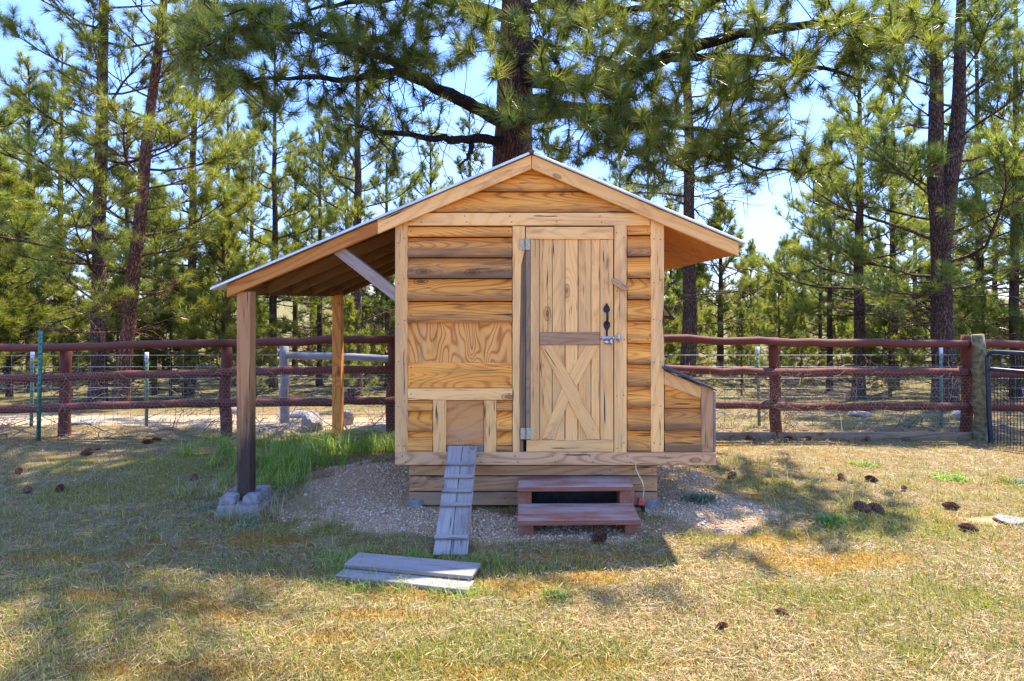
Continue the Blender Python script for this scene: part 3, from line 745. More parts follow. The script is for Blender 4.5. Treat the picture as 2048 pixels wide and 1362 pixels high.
# concrete pier under the front porch post
px_, pd = 489, 3.99
pc = Vector((PX(490, 4.0), 4.02, 0)); zt_ = PZ(990, 3.93); zb_ = TZ(pc.x, pc.y) - .05
def pier(name, loc, label):
    import bmesh
    # four corner lugs around a cross slot on a truncated pyramid
    wb, wt2, slot, zs = .155, .122, .024, zt_ - .05
    V = []; Fc = []
    def frus(x0, x1, y0, y1, za, zc):
        k = len(V)
        def w(z): return wb + (wt2 - wb) * (z - zb_) / (zt_ - zb_)
        for z in (za, zc):
            s_ = w(z) / wt2
            for x, y in ((x0, y0), (x1, y0), (x1, y1), (x0, y1)):
                xx = math.copysign(w(z), x) if abs(x) > slot + .001 else x; yy = math.copysign(w(z), y) if abs(y) > slot + .001 else y
                V.append((xx, yy, z))
        Fc.extend([(k, k + 3, k + 2, k + 1), (k + 4, k + 5, k + 6, k + 7)] + [(k + i, k + (i + 1) % 4, k + 4 + (i + 1) % 4, k + 4 + i) for i in range(4)])
    frus(-wt2, wt2, -wt2, wt2, zb_, zs)
    for sx in (-1, 1):
        for sy in (-1, 1):
            xs = sorted((sx * slot, sx * wt2)); yv = sorted((sy * slot, sy * wt2)); frus(xs[0], xs[1], yv[0], yv[1], zs - .001, zt_)
    me = mesh_py(name, V, Fc); fix_normals(me)
    bm = bmesh.new(); bm.from_mesh(me); bmesh.ops.bevel(bm, geom=list(bm.edges), offset=.006, segments=2, affect='EDGES'); bm.to_mesh(me); bm.free()
    return tag(obj(name, me, M['concrete'], None, Matrix.Translation(loc) @ Matrix.Rotation(R(4), 4, 'Z')), label, 'concrete block')
pier('pier_block', (pc.x, pc.y, 0), 'notched grey concrete pier block under the front porch post')
pr = boxobj('rear_pier_block', (PX(690, 5.95), 5.96, TZ(-1.95, 5.95) + .0), (.26, .24, .16), M['concrete'], None, b=.01); tag(pr, 'low grey concrete block at the foot of the rear porch post', 'concrete block')

# ------------------------------------------------------------------ ramp, steps, loose planks, cord
ramp = thing('chicken_ramp', 'grey plank chicken ramp with cleats leaning on the hatch sill', 'ramp', (PX(900, 3.3), 3.3, 0))
rt = np.array((0, 3.955, PZ(893, 3.955))); rb_ = np.array((0, 3.27, TZ(-.47, 3.27) + .012))
rd = (rt - rb_) / np.linalg.norm(rt - rb_); RL = np.linalg.norm(rt - rb_)
def rampP(u, t, off=0):   # u across in metres, t 0 bottom .. 1 top
    xc = PX(900.5, 3.27) * (1 - t) + PX(925.5, 3.955) * t
    p = rb_ * (1 - t) + rt * t; n = np.array((0, -rd[2], rd[1])); return Vector((xc + u, p[1] + n[1] * off, p[2] + n[2] * off))
rx_dir = Vector(rampP(0, 1) - rampP(0, 0)).normalized()
for u in (-.0485, .0485):
    boxobj('ramp_plank', (rampP(u, 0) + rampP(u, 1)) / 2, (RL, .018, .0945), M['grey'], ramp, axes(rx_dir, (1, 0, 0)), weather=.3)
for py in (931, 957, 985, 1013, 1078):
    # find t whose projection lands on this row
    t = min(np.linspace(0, 1, 400), key=lambda q: abs(VY + (EYE - rampP(0, q)[2]) * F / rampP(0, q)[1] - py))
    boxobj('ramp_cleat', rampP(random.uniform(-.004, .004), t, .018), (.185 + random.uniform(-.006, .006), .016, .026), M['grey'], ramp, Matrix.Rotation(random.uniform(-.03, .03), 3, 'Y') @ axes((1, 0, 0), rx_dir), weather=.2)

steps = thing('wooden_steps', 'two worn red painted wooden steps below the coop door', 'steps', (PX(1155, 3.8), 3.8, 0))
zl, zu = .108, .225
g0 = TZ(.2, 3.6) - .012
def tread(xa, xb, ya, yb, zt, tilt=0.0):
    boxobj('tread', ((xa + xb) / 2, (ya + yb) / 2, zt - .017), (xb - xa, .034, yb - ya), M['redstep'], steps, Matrix.Rotation(tilt, 3, 'Y') @ axes((1, 0, 0), (0, -1, 0)), b=.004)
tread(PX(1034.5, 3.555), PX(1281, 3.555), 3.545, 3.84, zl, -.006)
tread(PX(1035.5, 3.83), PX(1266.5, 3.83), 3.815, 4.04, zu, -.006)
for px0, px1 in ((1036, 1067), (1250, 1281)):
    boxobj('leg', ((PX(px0, 3.58) + PX(px1, 3.58)) / 2, 3.70, (g0 + zl - .036) / 2 - .01), (.24, PX(px1, 3.58) - PX(px0, 3.58), zl - .036 - g0 + .02), M['redstep'], steps, axes((0, 1, 0), (0, 0, 1)))
for px0, px1 in ((1035, 1063), (1239, 1268)):
    boxobj('riser_block', ((PX(px0, 3.84) + PX(px1, 3.84)) / 2, 3.93, (zl + zu - .036) / 2 - .03), (.20, PX(px1, 3.84) - PX(px0, 3.84), zu - .036 - zl + .06), M['redstep'], steps, axes((0, 1, 0), (0, 0, 1)))
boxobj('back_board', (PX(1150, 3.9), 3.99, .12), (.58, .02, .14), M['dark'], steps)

def lying(name, pts, zoff, th, mat, label):
    """plank on the ground from four photo corners (back-left, back-right, front-right, front-left)"""
    c = [np.array(G(*p)) for p in pts]; cen = np.mean(c, axis=0)
    xd = (c[1] + c[2] - c[0] - c[3]) / 2; yd = (c[0] + c[1] - c[2] - c[3]) / 2
    Lx, Wy = np.linalg.norm(xd[:2]), np.linalg.norm(yd[:2])
    o = boxobj(name, Vector((cen[0], cen[1], cen[2] + zoff)), (Lx, th, Wy), M[mat], None, axes((xd[0], xd[1], 0), (-yd[0], -yd[1], zoff * .1)), b=.003, weather=.8)
    return tag(o, label, 'plank')
lying('loose_plank', [(719, 1119), (960, 1145), (945, 1171), (686, 1146)], .036, .022, 'grey', 'wider grey weathered plank lying in the grass below the ramp')
lying('loose_plank', [(692, 1142), (947, 1170), (937, 1190), (669, 1160)], .013, .022, 'grey', 'narrow grey weathered plank half under the wider one in the grass')

cord = thing('extension_cord', 'yellow cord with orange plug hanging below the coop beside the steps', 'cord', (PX(1285, 3.95), 3.95, 0))
mb = MB(); cp = [(1271, 925), (1272, 938), (1277, 950), (1284, 962), (1288, 975), (1287, 988), (1285, 999)]
mb.tube([P(x, y, 3.955 + .002 * i) for i, (x, y) in enumerate(cp)], .0045, 6)
obj('cable', mb.mesh('cable', True), M['cord'], cord)
prism('plug', quad([(1278, 997), (1290.5, 999), (1288, 1012), (1274.5, 1009)], 3.955), 3.945, .04, R(-20), M['plug'], cord, b=.005)
mb = MB(); mb.tube([P(1284, 1010, 3.96), P(1287, 1022, 3.97)], [.016, .011], 8, True); obj('plug_end', mb.mesh('plug_end'), M['black'], cord)

# ------------------------------------------------------------------ fences
FD = 6.5
fence = thing('rail_fence', 'red brown round rail fence running behind the coop with chicken wire', 'fence', (0, FD, -.08))
def logobj(name, a, b, r, mat, parent, sides=10, r2=None, seg=8):
    a = np.array(a, float); b = np.array(b, float); c = (a + b) / 2
    mb = MB(); n = seg; pts = np.array([a + (b - a) * t for t in np.linspace(0, 1, n)]); ln = np.linalg.norm(b - a)
    w = min(.012, ln * .01); pts[1:-1] += rng.normal(0, w * .5, (n - 2, 3))
    rad = np.linspace(r, r2 or r, n) * (1 + rng.normal(0, .03, n))
    # local X along the log
    xd = Vector(b - a).normalized(); up = Vector((0, 0, 1)) if abs(xd.z) < .9 else Vector((0, -1, 0))
    mat3 = axes(xd, up); inv = np.array(mat3.transposed())
    loc = (pts - c) @ inv.T
    mb.tube(loc, rad, sides, True, .05)
    return obj(name, mb.mesh(name, True), M[mat], parent, Matrix.Translation(c) @ mat3.to_4x4())
fposts = [(-215, 700), (125, 700), (448, 690), (783, 686), (1160, 676), (1551, 676), (1941, 671), (2330, 680)]
for px, pt in fposts:
    x = PX(px, FD); logobj('post', (x + random.uniform(-.03, .03), FD + .05, TZ(x, FD) - .1), (x, FD + .05, PZ(pt, FD)), .06 if px != 1551 else .063, 'redfence', fence, 12, .056)
rails = [
    [(-260, 703), (448, 686), (783, 678), (1160, 674), (1551, 684), (1941, 688), (2400, 692)],
    [(-260, 765), (448, 745), (783, 738), (1160, 732), (1551, 745), (1941, 745), (2400, 748)],
    [(-260, 822), (448, 806), (783, 802), (1160, 800), (1551, 812), (1941, 813), (2400, 812)]]
for k, rl in enumerate(rails):
    for i in range(len(rl) - 1):
        a_, b_ = rl[i], rl[i + 1]
        yo = FD - .065 + (.0 if i % 2 else .012)
        logobj('rail', P(a_[0] - 4, a_[1] + random.uniform(-.6, .6), yo), P(b_[0] + 4, b_[1], yo), .046, 'redfence', fence, 10, .043, 12)
for a_, b_ in (((1330, 886), (1551, 889)), ((1555, 889), (1960, 893))):
    pa, pb = P(*a_, FD - .14), P(*b_, FD - .14)
    pa[2] = TZ(pa[0], pa[1]) + .03; pb[2] = TZ(pb[0], pb[1]) + .03
    boxobj('kick_board', Vector((pa + pb) / 2), (float(np.linalg.norm(pb - pa)), .03, .09), M['jamb'], fence, axes(pb - pa, (0, 0, 1)), weather=.5)
# chicken wire: hexagonal cells of thin flat wire
def hexwire(xa, xb, y, za, zb, cell=.045, w=.0008):
    V = []; Q = []
    dx, dzz = cell, cell * .5
    nxx = int((xb - xa) / dx); nz = int((zb - za) / (dzz * 3))
    segs = []
    for j in range(nz * 2):
        for i in range(nxx):
            x = xa + i * dx + (dx / 2 if j % 2 else 0); z = za + j * dzz * 1.5
            segs += [(x, z, x + dx / 2, z + dzz * .5), (x + dx / 2, z + dzz * .5, x + dx, z), (x + dx / 2, z + dzz * .5, x + dx / 2, z + dzz * 1.5)]
    S = np.array(segs); a = S[:, :2].copy(); b = S[:, 2:].copy()
    def wob(p): 
        o_ = np.stack([(vn1(p[:, 0], p[:, 1], 3.0) - .5) * .06, (vn2(p[:, 0], p[:, 1], 2.5) - .5) * .06], -1)
        sag = .05 * (vn3(p[:, 0], p[:, 1] * 0, 1.1) - .5) * np.clip((p[:, 1] - za) / (zb - za), 0, 1)
        return p + o_ + np.stack([sag * 0, sag], -1)
    a, b = wob(a), wob(b); t = b - a; t /= np.linalg.norm(t, axis=1)[:, None]; n = np.stack([-t[:, 1], t[:, 0]], -1) * w
    yy = y + (vn4(a[:, 0], a[:, 1], 2.0) - .5) * .03; yb = y + (vn4(b[:, 0], b[:, 1], 2.0) - .5) * .03
    pts = np.stack([np.column_stack([a - n, yy]), np.column_stack([a + n, yy]), np.column_stack([b + n, yb]), np.column_stack([b - n, yb])], 1).reshape(-1, 3)
    pts = pts[:, [0, 2, 1]]
    return mesh_arr('chicken_wire', pts, [np.arange(len(pts)).reshape(-1, 4)])
for xa, xb in ((PX(-260, FD), PX(800, FD)), (PX(1330, FD), PX(1960, FD))):
    kind(obj('chicken_wire', hexwire(xa, xb, FD - .125, -.06, .74), M['wire'], fence), 'stuff')
# wire stock fence on steel posts behind the rails
WD = 7.15
wf = thing('wire_fence', 'wire mesh stock fence on green steel posts just behind the rail fence', 'fence', (0, WD, -.1))
def tpost(px, top, d, parent, mat, tip=True, name='steel_post', lean=0, r=.02):
    x = PX(px, d); z0 = TZ(x, d) - .1; z1 = PZ(top, d)
    mb = MB(); mb.box((0, 0, (z1 - z0) / 2), (.038, .006, z1 - z0)); mb.box((0, .016, (z1 - z0) / 2), (.006, .026, z1 - z0))
    for k in range(int((z1 - z0 - .15) / .055)): mb.box((0, -.006, .15 + k * .055), (.016, .008, .018))
    o = obj(name, mb.mesh(name), M[mat], parent, Matrix.Translation((x, d, z0)) @ Matrix.Rotation(lean, 4, 'Y'))
    if tip:
        mb = MB(); mb.box((0, .001, z1 - z0 - .055), (.041, .012, .115)); 
        t = obj('white_tip', mb.mesh('white_tip'), M['white'], o, Matrix.Translation((x, d, z0)) @ Matrix.Rotation(lean, 4, 'Y'))
    return o
for px, top in ((62, 703), (293, 705), (-200, 705), (1519, 694), (1883, 694), (2280, 690)):
    tpost(px, top, WD, wf, 'tgreen2', lean=R(random.uniform(-1.5, 1.5)))
mb = MB()
x0, x1 = PX(-420, WD), PX(2420, WD)
xs = np.arange(x0, x1, .35)
for z in (-.06, .04, .14, .25, .36, .48, .62, .76):
    mb.tube(np.column_stack([xs, np.full(len(xs), WD - .02), z + .012 * (vn1(xs, xs * 0 + z * 9, 1.0) - .5)]), .0028, 3)
for x in np.arange(x0, x1, .16):
    mb.tube([(x, WD - .022, -.16), (x + random.uniform(-.01, .01), WD - .022, .76)], .0018, 3)
kind(obj('wire_mesh', mb.mesh('wire_mesh'), M['wire'], wf), 'stuff')
tag(tpost(76, 662, 6.25, None, 'tgreen', False, 'tall_steel_post', R(1.2), .02), 'tall dark green steel post standing in front of the rail fence', 'post')
# old grey fence beyond
gf = thing('old_fence', 'old grey log fence with one rail seen beyond the porch', 'fence', (PX(569, 7.5), 7.5, -.1))
logobj('post', (PX(569, 7.5), 7.5, TZ(PX(569, 7.5), 7.5) - .1), (PX(568, 7.5), 7.5, PZ(688, 7.5)), .058, 'greylog', gf, 12, .055)
logobj('post', (PX(860, 7.5), 7.5, TZ(PX(860, 7.5), 7.5) - .1), (PX(860, 7.5), 7.5, PZ(695, 7.5)), .058, 'greylog', gf, 12, .055)
logobj('rail', P(574, 710, 7.44), P(875, 719, 7.44), .046, 'greylog', gf, 10, .042)
# gate and gate post
gp = logobj('gate_post', (PX(1962, 6.28), 6.28, TZ(4.76, 6.28) - .1), (PX(1955, 6.28), 6.28, PZ(669, 6.28)), .062, 'gpost', None, 12, .058)
tag(gp, 'short round greenish wooden post between rail fence and dark metal gate', 'post')
gate = thing('metal_gate', 'dark blue black tubular gate with thin vertical bars beside the greenish post', 'gate', (PX(1990, 6.1), 6.1, -.05))
gA, gB = np.array((PX(1975, 6.16), 6.16)), np.array((PX(2230, 5.45), 5.45))
def gpnt(t, z): q = gA + (gB - gA) * t; return (q[0], q[1], z)
gz1, gz0 = PZ(703, 6.16), PZ(898, 6.1)
mb = MB(); mb.tube([gpnt(.035, gz0 - .02), gpnt(.015, .2), gpnt(.0, gz1 - .06), gpnt(.012, gz1 - .018), gpnt(.05, gz1), gpnt(.5, gz1), gpnt(1, gz1)], .024, 10); obj('gate_frame', mb.mesh('gate_frame', True), M['gate'], gate)
mb = MB(); mb.tube([gpnt(.01, gz1 - .18), gpnt(1, gz1 - .2)], .02, 10); obj('gate_rail', mb.mesh('gate_rail', True), M['gate'], gate)
mb = MB(); mb.tube([gpnt(.035, gz0), gpnt(1, gz0 - .02)], .024, 10); obj('gate_rail', mb.mesh('gate_rail', True), M['gate'], gate)
bar = None
for t in np.arange(.06, 1, .028):
    if bar is None:
        mb = MB(); mb.tube([(0, 0, 0), (0, 0, gz1 - .18 - gz0)], .0035, 5); bar = mb.mesh('gate_bar')
    obj('gate_bar', bar, M['gate'], gate, Matrix.Translation(gpnt(t, gz0)))

# ------------------------------------------------------------------ pine trees
def frame(dv):
    up = np.where(np.abs(dv[:, 2:3]) > .95, np.array([[1., 0, 0]]), np.array([[0., 0, 1]]))
    a = np.cross(dv, up); a /= np.linalg.norm(a, axis=1)[:, None]; return a, np.cross(dv, a)
def needles(pos, dirs, n, L, w, tint, spread=(.25, 1.25), stem=.10, two=False):
    """tufts of needles: pos/dirs (k,3), n needles each"""
    k = len(pos); pos = np.repeat(pos, n, 0); dv = np.repeat(dirs / (np.linalg.norm(dirs, axis=1)[:, None] + 1e-9), n, 0)
    Lk = np.repeat(L * rng.uniform(.75, 1.15, k), n) * rng.uniform(.75, 1.1, k * n)
    a, b = frame(dv); ph = rng.random(k * n) * 2 * math.pi; an = rng.uniform(spread[0], spread[1], k * n)
    nd = dv * np.cos(an)[:, None] + (a * np.cos(ph)[:, None] + b * np.sin(ph)[:, None]) * np.sin(an)[:, None]
    base = pos - dv * (rng.random(k * n) * stem)[:, None]
    tip = base + nd * Lk[:, None]; tip[:, 2] -= .10 * Lk * rng.random(k * n)
    side = np.cross(nd, rng.normal(size=(k * n, 3))); side /= np.linalg.norm(side, axis=1)[:, None] + 1e-9
    hw = side * (w / 2)
    V = np.stack([base - hw, base + hw, tip], 1).reshape(-1, 3)
    tuft_t = np.repeat(rng.random(k), n)
    g1 = np.array(tint[0]); g2 = np.array(tint[1])
    c = g1 + (g2 - g1) * np.clip(tuft_t + rng.normal(0, .18, k * n), 0, 1)[:, None]
    c *= rng.uniform(.75, 1.25, k * n)[:, None]
    brown = rng.random(k * n) < .03; c[brown] = (.22, .12, .04)
    c = np.repeat(c, 3, 0)
    return V, c
def crown_mesh(name, V, c):
    return mesh_arr(name, V, [np.arange(len(V)).reshape(-1, 3)], False, np.clip(c, 0, 1))

GREEN = ((.110, .150, .026), (.265, .285, .058))
GREEN_D = ((.085, .125, .026), (.205, .235, .05))
GREEN_Y = ((.135, .170, .028), (.300, .310, .065))
def pine(seed, H, r0, zc, Rm, nb, needle=.20, per=42, w=.0075, dead=14, lean=(0, 0), fork=None, tint=GREEN, dens=1.0, bushy=False):
    """returns (wood mesh, crown mesh), base at the origin"""
    g = np.random.default_rng(seed); mb = MB(); tp = []; td = []
    zs = np.linspace(0, 1, 16)
    wob = np.cumsum(g.normal(0, .012, (16, 2)), 0) * H * .12
    def trunk_at(z):
        t = z / H
        return np.array((lean[0] * z + np.interp(t, zs, wob[:, 0]), lean[1] * z + np.interp(t, zs, wob[:, 1]), z))
    tr_pts = np.array([trunk_at(z * H) for z in zs]); tr_pts[0, 2] = -.25
    rad = r0 * .82 * (1 - zs) ** .8 + .012; rad[0] *= 1.3
    mb.tube(tr_pts, rad, 10, jit=.12)
    if fork:
        zf_, dxy = fork; z2 = np.linspace(0, 1, 12)
        p0 = trunk_at(zf_); fp = np.array([p0 + np.array((dxy[0] * min(1, q * 3) * (1 + q * .6), dxy[1] * min(1, q * 3), q * (H - zf_) * .92)) for q in z2])
        fr = r0 * (1 - zf_ / H) ** .8 * .85 * (1 - z2) ** .8 + .012; mb.tube(fp, fr, 9, jit=.12)
    def branch(p0, az, L, el, live, rb):
        n = 6; t = np.linspace(0, 1, n); h = np.array((math.cos(az), math.sin(az)))
        curve = (.30 if live else -.05) * g.uniform(.2, 1.5)
        e = el + curve * t ** 1.5 * 1.6
        st = L / (n - 1); pts = [p0]; azz = az
        for i in range(1, n):
            azz += g.normal(0, .20); e[i] += g.normal(0, .10); pts.append(pts[-1] + st * np.array((math.cos(azz) * math.cos(e[i]), math.sin(azz) * math.cos(e[i]), math.sin(e[i]))))
        pts = np.array(pts); mb.tube(pts, rb * (1 - t) ** .7 + .004, 4)
        ns = max(3, int((L * (5.4 if live else 5.0)) * dens + (2 if live else 0)))
        for k in range(ns):
            u = g.uniform(.30 if live else .2, .98); i = min(n - 2, int(u * (n - 1))); f_ = u * (n - 1) - i
            q = pts[i] * (1 - f_) + pts[i + 1] * f_; dv = pts[i + 1] - pts[i]; dv /= np.linalg.norm(dv)
            sd_ = g.choice((-1, 1)); rot = sd_ * g.uniform(.5, 1.15); ca, sa = math.cos(rot), math.sin(rot)
            d2 = np.array((dv[0] * ca - dv[1] * sa, dv[0] * sa + dv[1] * ca, dv[2] + (g.uniform(-.1, .55) if live else g.uniform(-.6, .3)))); d2 /= np.linalg.norm(d2)
            l2 = (L * .34 * (1.05 - u) + g.uniform(.10, .34)) * (1 if live else .8)
            mid = q + d2 * l2 * .55 + np.array((0, 0, (.0 if live else -.05) * l2)); d3 = d2 + np.array((0, 0, .35 if live else -.2)) + g.normal(0, .2, 3); d3 /= np.linalg.norm(d3)
            end = mid + d3 * l2 * .5
            mb.tube([q, mid, end], [.008 + .004 * (1 - u), .006, .004], 3)
            if live:
                tp.append(end); td.append(d3)
                if g.random() < .75: tp.append(mid + g.normal(0, .03, 3)); td.append(d2 + np.array((0, 0, .4)))
                if l2 > .35:
                    for m_ in range(2):
                        d4 = d2 + g.normal(0, .55, 3); d4 /= np.linalg.norm(d4); e4 = q + d2 * l2 * g.uniform(.25, .8); e5 = e4 + d4 * l2 * .4
                        mb.tube([e4, e5], [.005, .0035], 3); tp.append(e5); td.append(d4 + np.array((0, 0, .3)))
            elif g.random() < .6:
                d4 = d2 + g.normal(0, .7, 3); d4 /= np.linalg.norm(d4); mb.tube([mid, mid + d4 * l2 * .5], [.004, .003], 3)
        if live: tp.append(pts[-1]); td.append(pts[-1] - pts[-2])
    ga = 2.39996; a0 = g.random() * 6.28
    for i in range(nb):
        u = ((i + g.random() * .8) / nb) ** .85; z = zc + (H * .985 - zc) * u
        prof = (1 - u) ** .75 * (.55 + .45 * min(1, u * 5 + (.6 if bushy else .3)))
        L = max(.25, Rm * prof * g.uniform(.65, 1.15)); el = -.12 + .95 * u * g.uniform(.7, 1.2) + (.2 if bushy else .08)
        p0 = trunk_at(z)
        if fork and z > fork[0] and i % 2:
            q = (z - fork[0]) / ((H - fork[0]) * .92); 
            if q < 1: p0 = np.array([np.interp(q, z2, fp[:, m_]) for m_ in range(3)])
        branch(p0, a0 + i * ga + g.normal(0, .3), L, el, True, .0065 * L + .008)
    for i in range(dead):
        z = g.uniform(.35, max(.8, zc + .6)); branch(trunk_at(z), g.random() * 6.28, g.uniform(.6, min(2.0, Rm * .75)), g.uniform(-.25, .3), False, g.uniform(.005, .011))
    tp.append(trunk_at(H)); td.append(np.array((0, 0, 1.)))
    nv, c = needles(np.array(tp), np.array(td) + 1e-6, per, needle, w, tint)
    return mb.mesh('trunk', True), crown_mesh('crown', nv, c), len(tp)

def plant_tree(meshes, x, y, label, group=None, rotz=0, sc=1.0, barkm='bark', name='pine_tree', sz=None):
    t = thing(name, label, 'tree', (x, y, TZ(x, y)), group)
    S = Matrix.Translation((x, y, TZ(x, y))) @ Matrix.Rotation(rotz, 4, 'Z') @ Matrix.Diagonal((sc, sc, sz or sc, 1))
    t.matrix_basis = S
    o = obj('trunk', meshes[0], None, t, S); 
    if not meshes[0].materials: meshes[0].materials.append(M[barkm])
    o2 = obj('crown', meshes[1], M['needle'], t, S)
    return t

# --- the trees that can be told apart
def at(px, d): return PX(px, d), d
def near(px, d, label, group=None, **kw):
    bm_ = kw.pop('barkm', 'bark'); x, y = at(px, d)
    return plant_tree(pine(**kw), x, y, label, group, 0, 1, bm_)
near(193, 10.5, 'tall dark trunked pine rising straight beyond the rail fence, beside the leaning pine', seed=11, H=12.5, r0=.15, zc=1.4, Rm=2.9, nb=52, lean=(.008, 0), tint=GREEN, per=46)
near(236, 10.1, 'slender pine with reddish bark, its trunk leaning beyond the rail fence', seed=12, H=11, r0=.135, zc=1.5, Rm=2.3, nb=44, lean=(.10, .01), barkm='barkred', tint=GREEN_Y, per=46)
near(376, 12.6, 'slim pine with thin trunk between the leaning pine and the porch', seed=13, H=9.5, r0=.115, zc=1.6, Rm=2.2, nb=46, lean=(.01, 0), tint=GREEN_Y)
near(548, 14.5, 'pine with narrow trunk showing between the two porch posts', seed=14, H=8.8, r0=.11, zc=2.0, Rm=2.0, nb=40, dead=22, tint=GREEN)
near(715, 13.2, 'pine with dead lower branches behind the old grey fence rail', seed=15, H=8.4, r0=.15, zc=2.7, Rm=2.2, nb=36, dead=26, tint=GREEN)
near(1376, 11.4, 'thick straight pine trunk with bare lower limbs beside the nest box roof', seed=16, H=9.5, r0=.18, zc=3.6, Rm=2.6, nb=30, dead=22, lean=(.0, .0), tint=GREEN_D)
near(1888, 9.7, 'large pine whose trunk forks in two beyond the gate post', seed=17, H=9.2, r0=.21, zc=1.5, Rm=3.0, nb=54, dead=24, lean=(-.012, 0), fork=(2.6, (.24, 0)), tint=GREEN_D, per=48)
near(1716, 12.4, 'pine with slim brown trunk between the forked pine and the nest box', seed=18, H=7.6, r0=.14, zc=1.6, Rm=2.4, nb=44, dead=20, tint=GREEN)
near(1440, 17.5, 'bushy pale green young pine with rounded top beside the bare limbed trunk', seed=19, H=5.2, r0=.12, zc=.5, Rm=2.3, nb=52, dead=6, bushy=True, tint=GREEN_Y, per=48)
near(1575, 21, 'small bright green pine with low crown beyond the wire fence, by the bushy young pine', seed=20, H=4.4, r0=.1, zc=.5, Rm=2.2, nb=44, dead=6, bushy=True, tint=GREEN)

# --- the forest behind: copies of six pines
kinds = [pine(31, 9.0, .11, .7, 2.0, 48, dead=16, tint=GREEN, per=36, w=.010), pine(32, 7.5, .10, .9, 1.9, 48, dead=12, tint=GREEN_Y, per=36, w=.010),
         pine(33, 10.5, .12, 1.3, 2.1, 44, dead=20, tint=GREEN, per=36, w=.010), pine(34, 4.6, .06, .25, 1.8, 44, dead=5, bushy=True, tint=GREEN_Y, per=42, w=.010),
         pine(35, 6.0, .07, .3, 1.9, 48, dead=8, bushy=True, tint=GREEN, per=40, w=.010), pine(36, 8.2, .10, .9, 1.9, 40, dead=20, tint=GREEN_D, per=36, w=.010)]
LBL = {0: 'mid height green pine among the forest trees behind the fences', 1: 'yellow green pine with low branches in the forest behind the fences',
       2: 'tall thin trunked pine rising above the forest behind the fences', 3: 'small bushy yellow green pine in the undergrowth behind the fences',
       4: 'young bushy green pine in the undergrowth behind the fences', 5: 'dark green pine with slender trunk in the forest behind the fences'}
fg = np.random.default_rng(5)
placed = []
def forest(px, d, k, sc=None, rot=None):
    x, y = at(px, d); sc = sc or fg.uniform(.85, 1.15)
    plant_tree(kinds[k], x, y, LBL[k], 'forest pines behind the fences', fg.random() * 6.28 if rot is None else rot, sc); placed.append((x, y))
for px, d, k, sc in ((20, 12.5, 3, 1.0), (60, 15, 1, 1.1), (125, 15.5, 0, 1.0), (310, 13.5, 4, .8), (445, 12.2, 3, .85), (455, 16, 1, 1.05), (-90, 12, 2, 1.0), (-60, 16, 0, 1.1), (640, 15.5, 5, .9), (690, 18, 0, .9), (775, 15, 5, .85), (590, 19, 1, 1.0), (505, 20, 0, 1.0),
                     (1500, 24, 3, 1.0), (1640, 18, 4, .95), (1660, 14.5, 5, .8), (1790, 15, 0, .95), (1830, 20, 1, 1.0), (1960, 13.5, 5, 1.1), (2030, 12.5, 2, .95), (2080, 16, 0, 1.1), (2130, 11.5, 5, 1.0), (1990, 19, 1, 1.1), (1340, 16, 4, .8), (1300, 20, 0, .9), (1240, 17, 1, .9), (860, 17, 1, .95), (940, 20, 0, 1.0), (1100, 18, 5, 1.0), (255, 18, 1, 1.1), (1750, 23, 3, 1.1), (1590, 27, 4, .9), (1380, 25, 4, .8)):
    forest(px, d, k, sc)
for q in range(26):
    forest(-330 + q * 107 + fg.uniform(-40, 40), fg.uniform(15, 25), int(fg.choice((3, 4))), fg.uniform(.4, .75))
for q in range(40):
    px = -250 + q * 66 + fg.uniform(-30, 30)
    forest(px, fg.uniform(11.2, 16.5), int(fg.choice((3, 4, 3))), fg.uniform(.30, .62))
tries = 0
while len(placed) < 150 and tries < 4000:
    tries += 1
    d = 20 + 42 * fg.random() ** 1.1; px = fg.uniform(-420, 2480); x, y = at(px, d)
    if any((x - a) ** 2 + (y - b) ** 2 < 2.2 for a, b in placed): continue
    gap = 1390 < px < 1600
    k = int(fg.choice((3, 4, 4, 3)) if gap or d > 45 else fg.choice((0, 1, 2, 3, 4, 5, 4, 1)))
    forest(px, d, k, (fg.uniform(.45, .75) if gap else fg.uniform(.8, 1.15)))
    
# --- the big old pine behind the coop
bigd = 8.8
big = thing('big_pine_tree', 'huge old pine with thick trunk directly behind the coop roof', 'tree', (PX(1028, bigd), bigd, TZ(PX(1028, bigd), bigd)))
mb = MB()
tpx = [(1032, 905, .40), (1029, 800, .345), (1026, 600, .32), (1025, 320, .305), (1030, 200, .27), (1033, 0, .215), (1036, -150, .19), (1038, -300, .165), (1040, -600, .11), (1040, -900, .06), (1040, -1100, .02)]
tpt = np.array([P(x, y, bigd) for x, y, _ in tpx]); trd = np.array([r for *_, r in tpx])
zz = np.linspace(tpt[0, 2], tpt[-1, 2], 70)
mb.tube(np.column_stack([np.interp(zz, tpt[:, 2], tpt[:, 0]), np.full(70, bigd), zz]), np.interp(zz, tpt[:, 2], trd), 18, jit=.10)
obj('trunk', mb.mesh('trunk', True, origin=tuple(big.location)), M['barkbig'], big, Matrix.Translation(big.location))
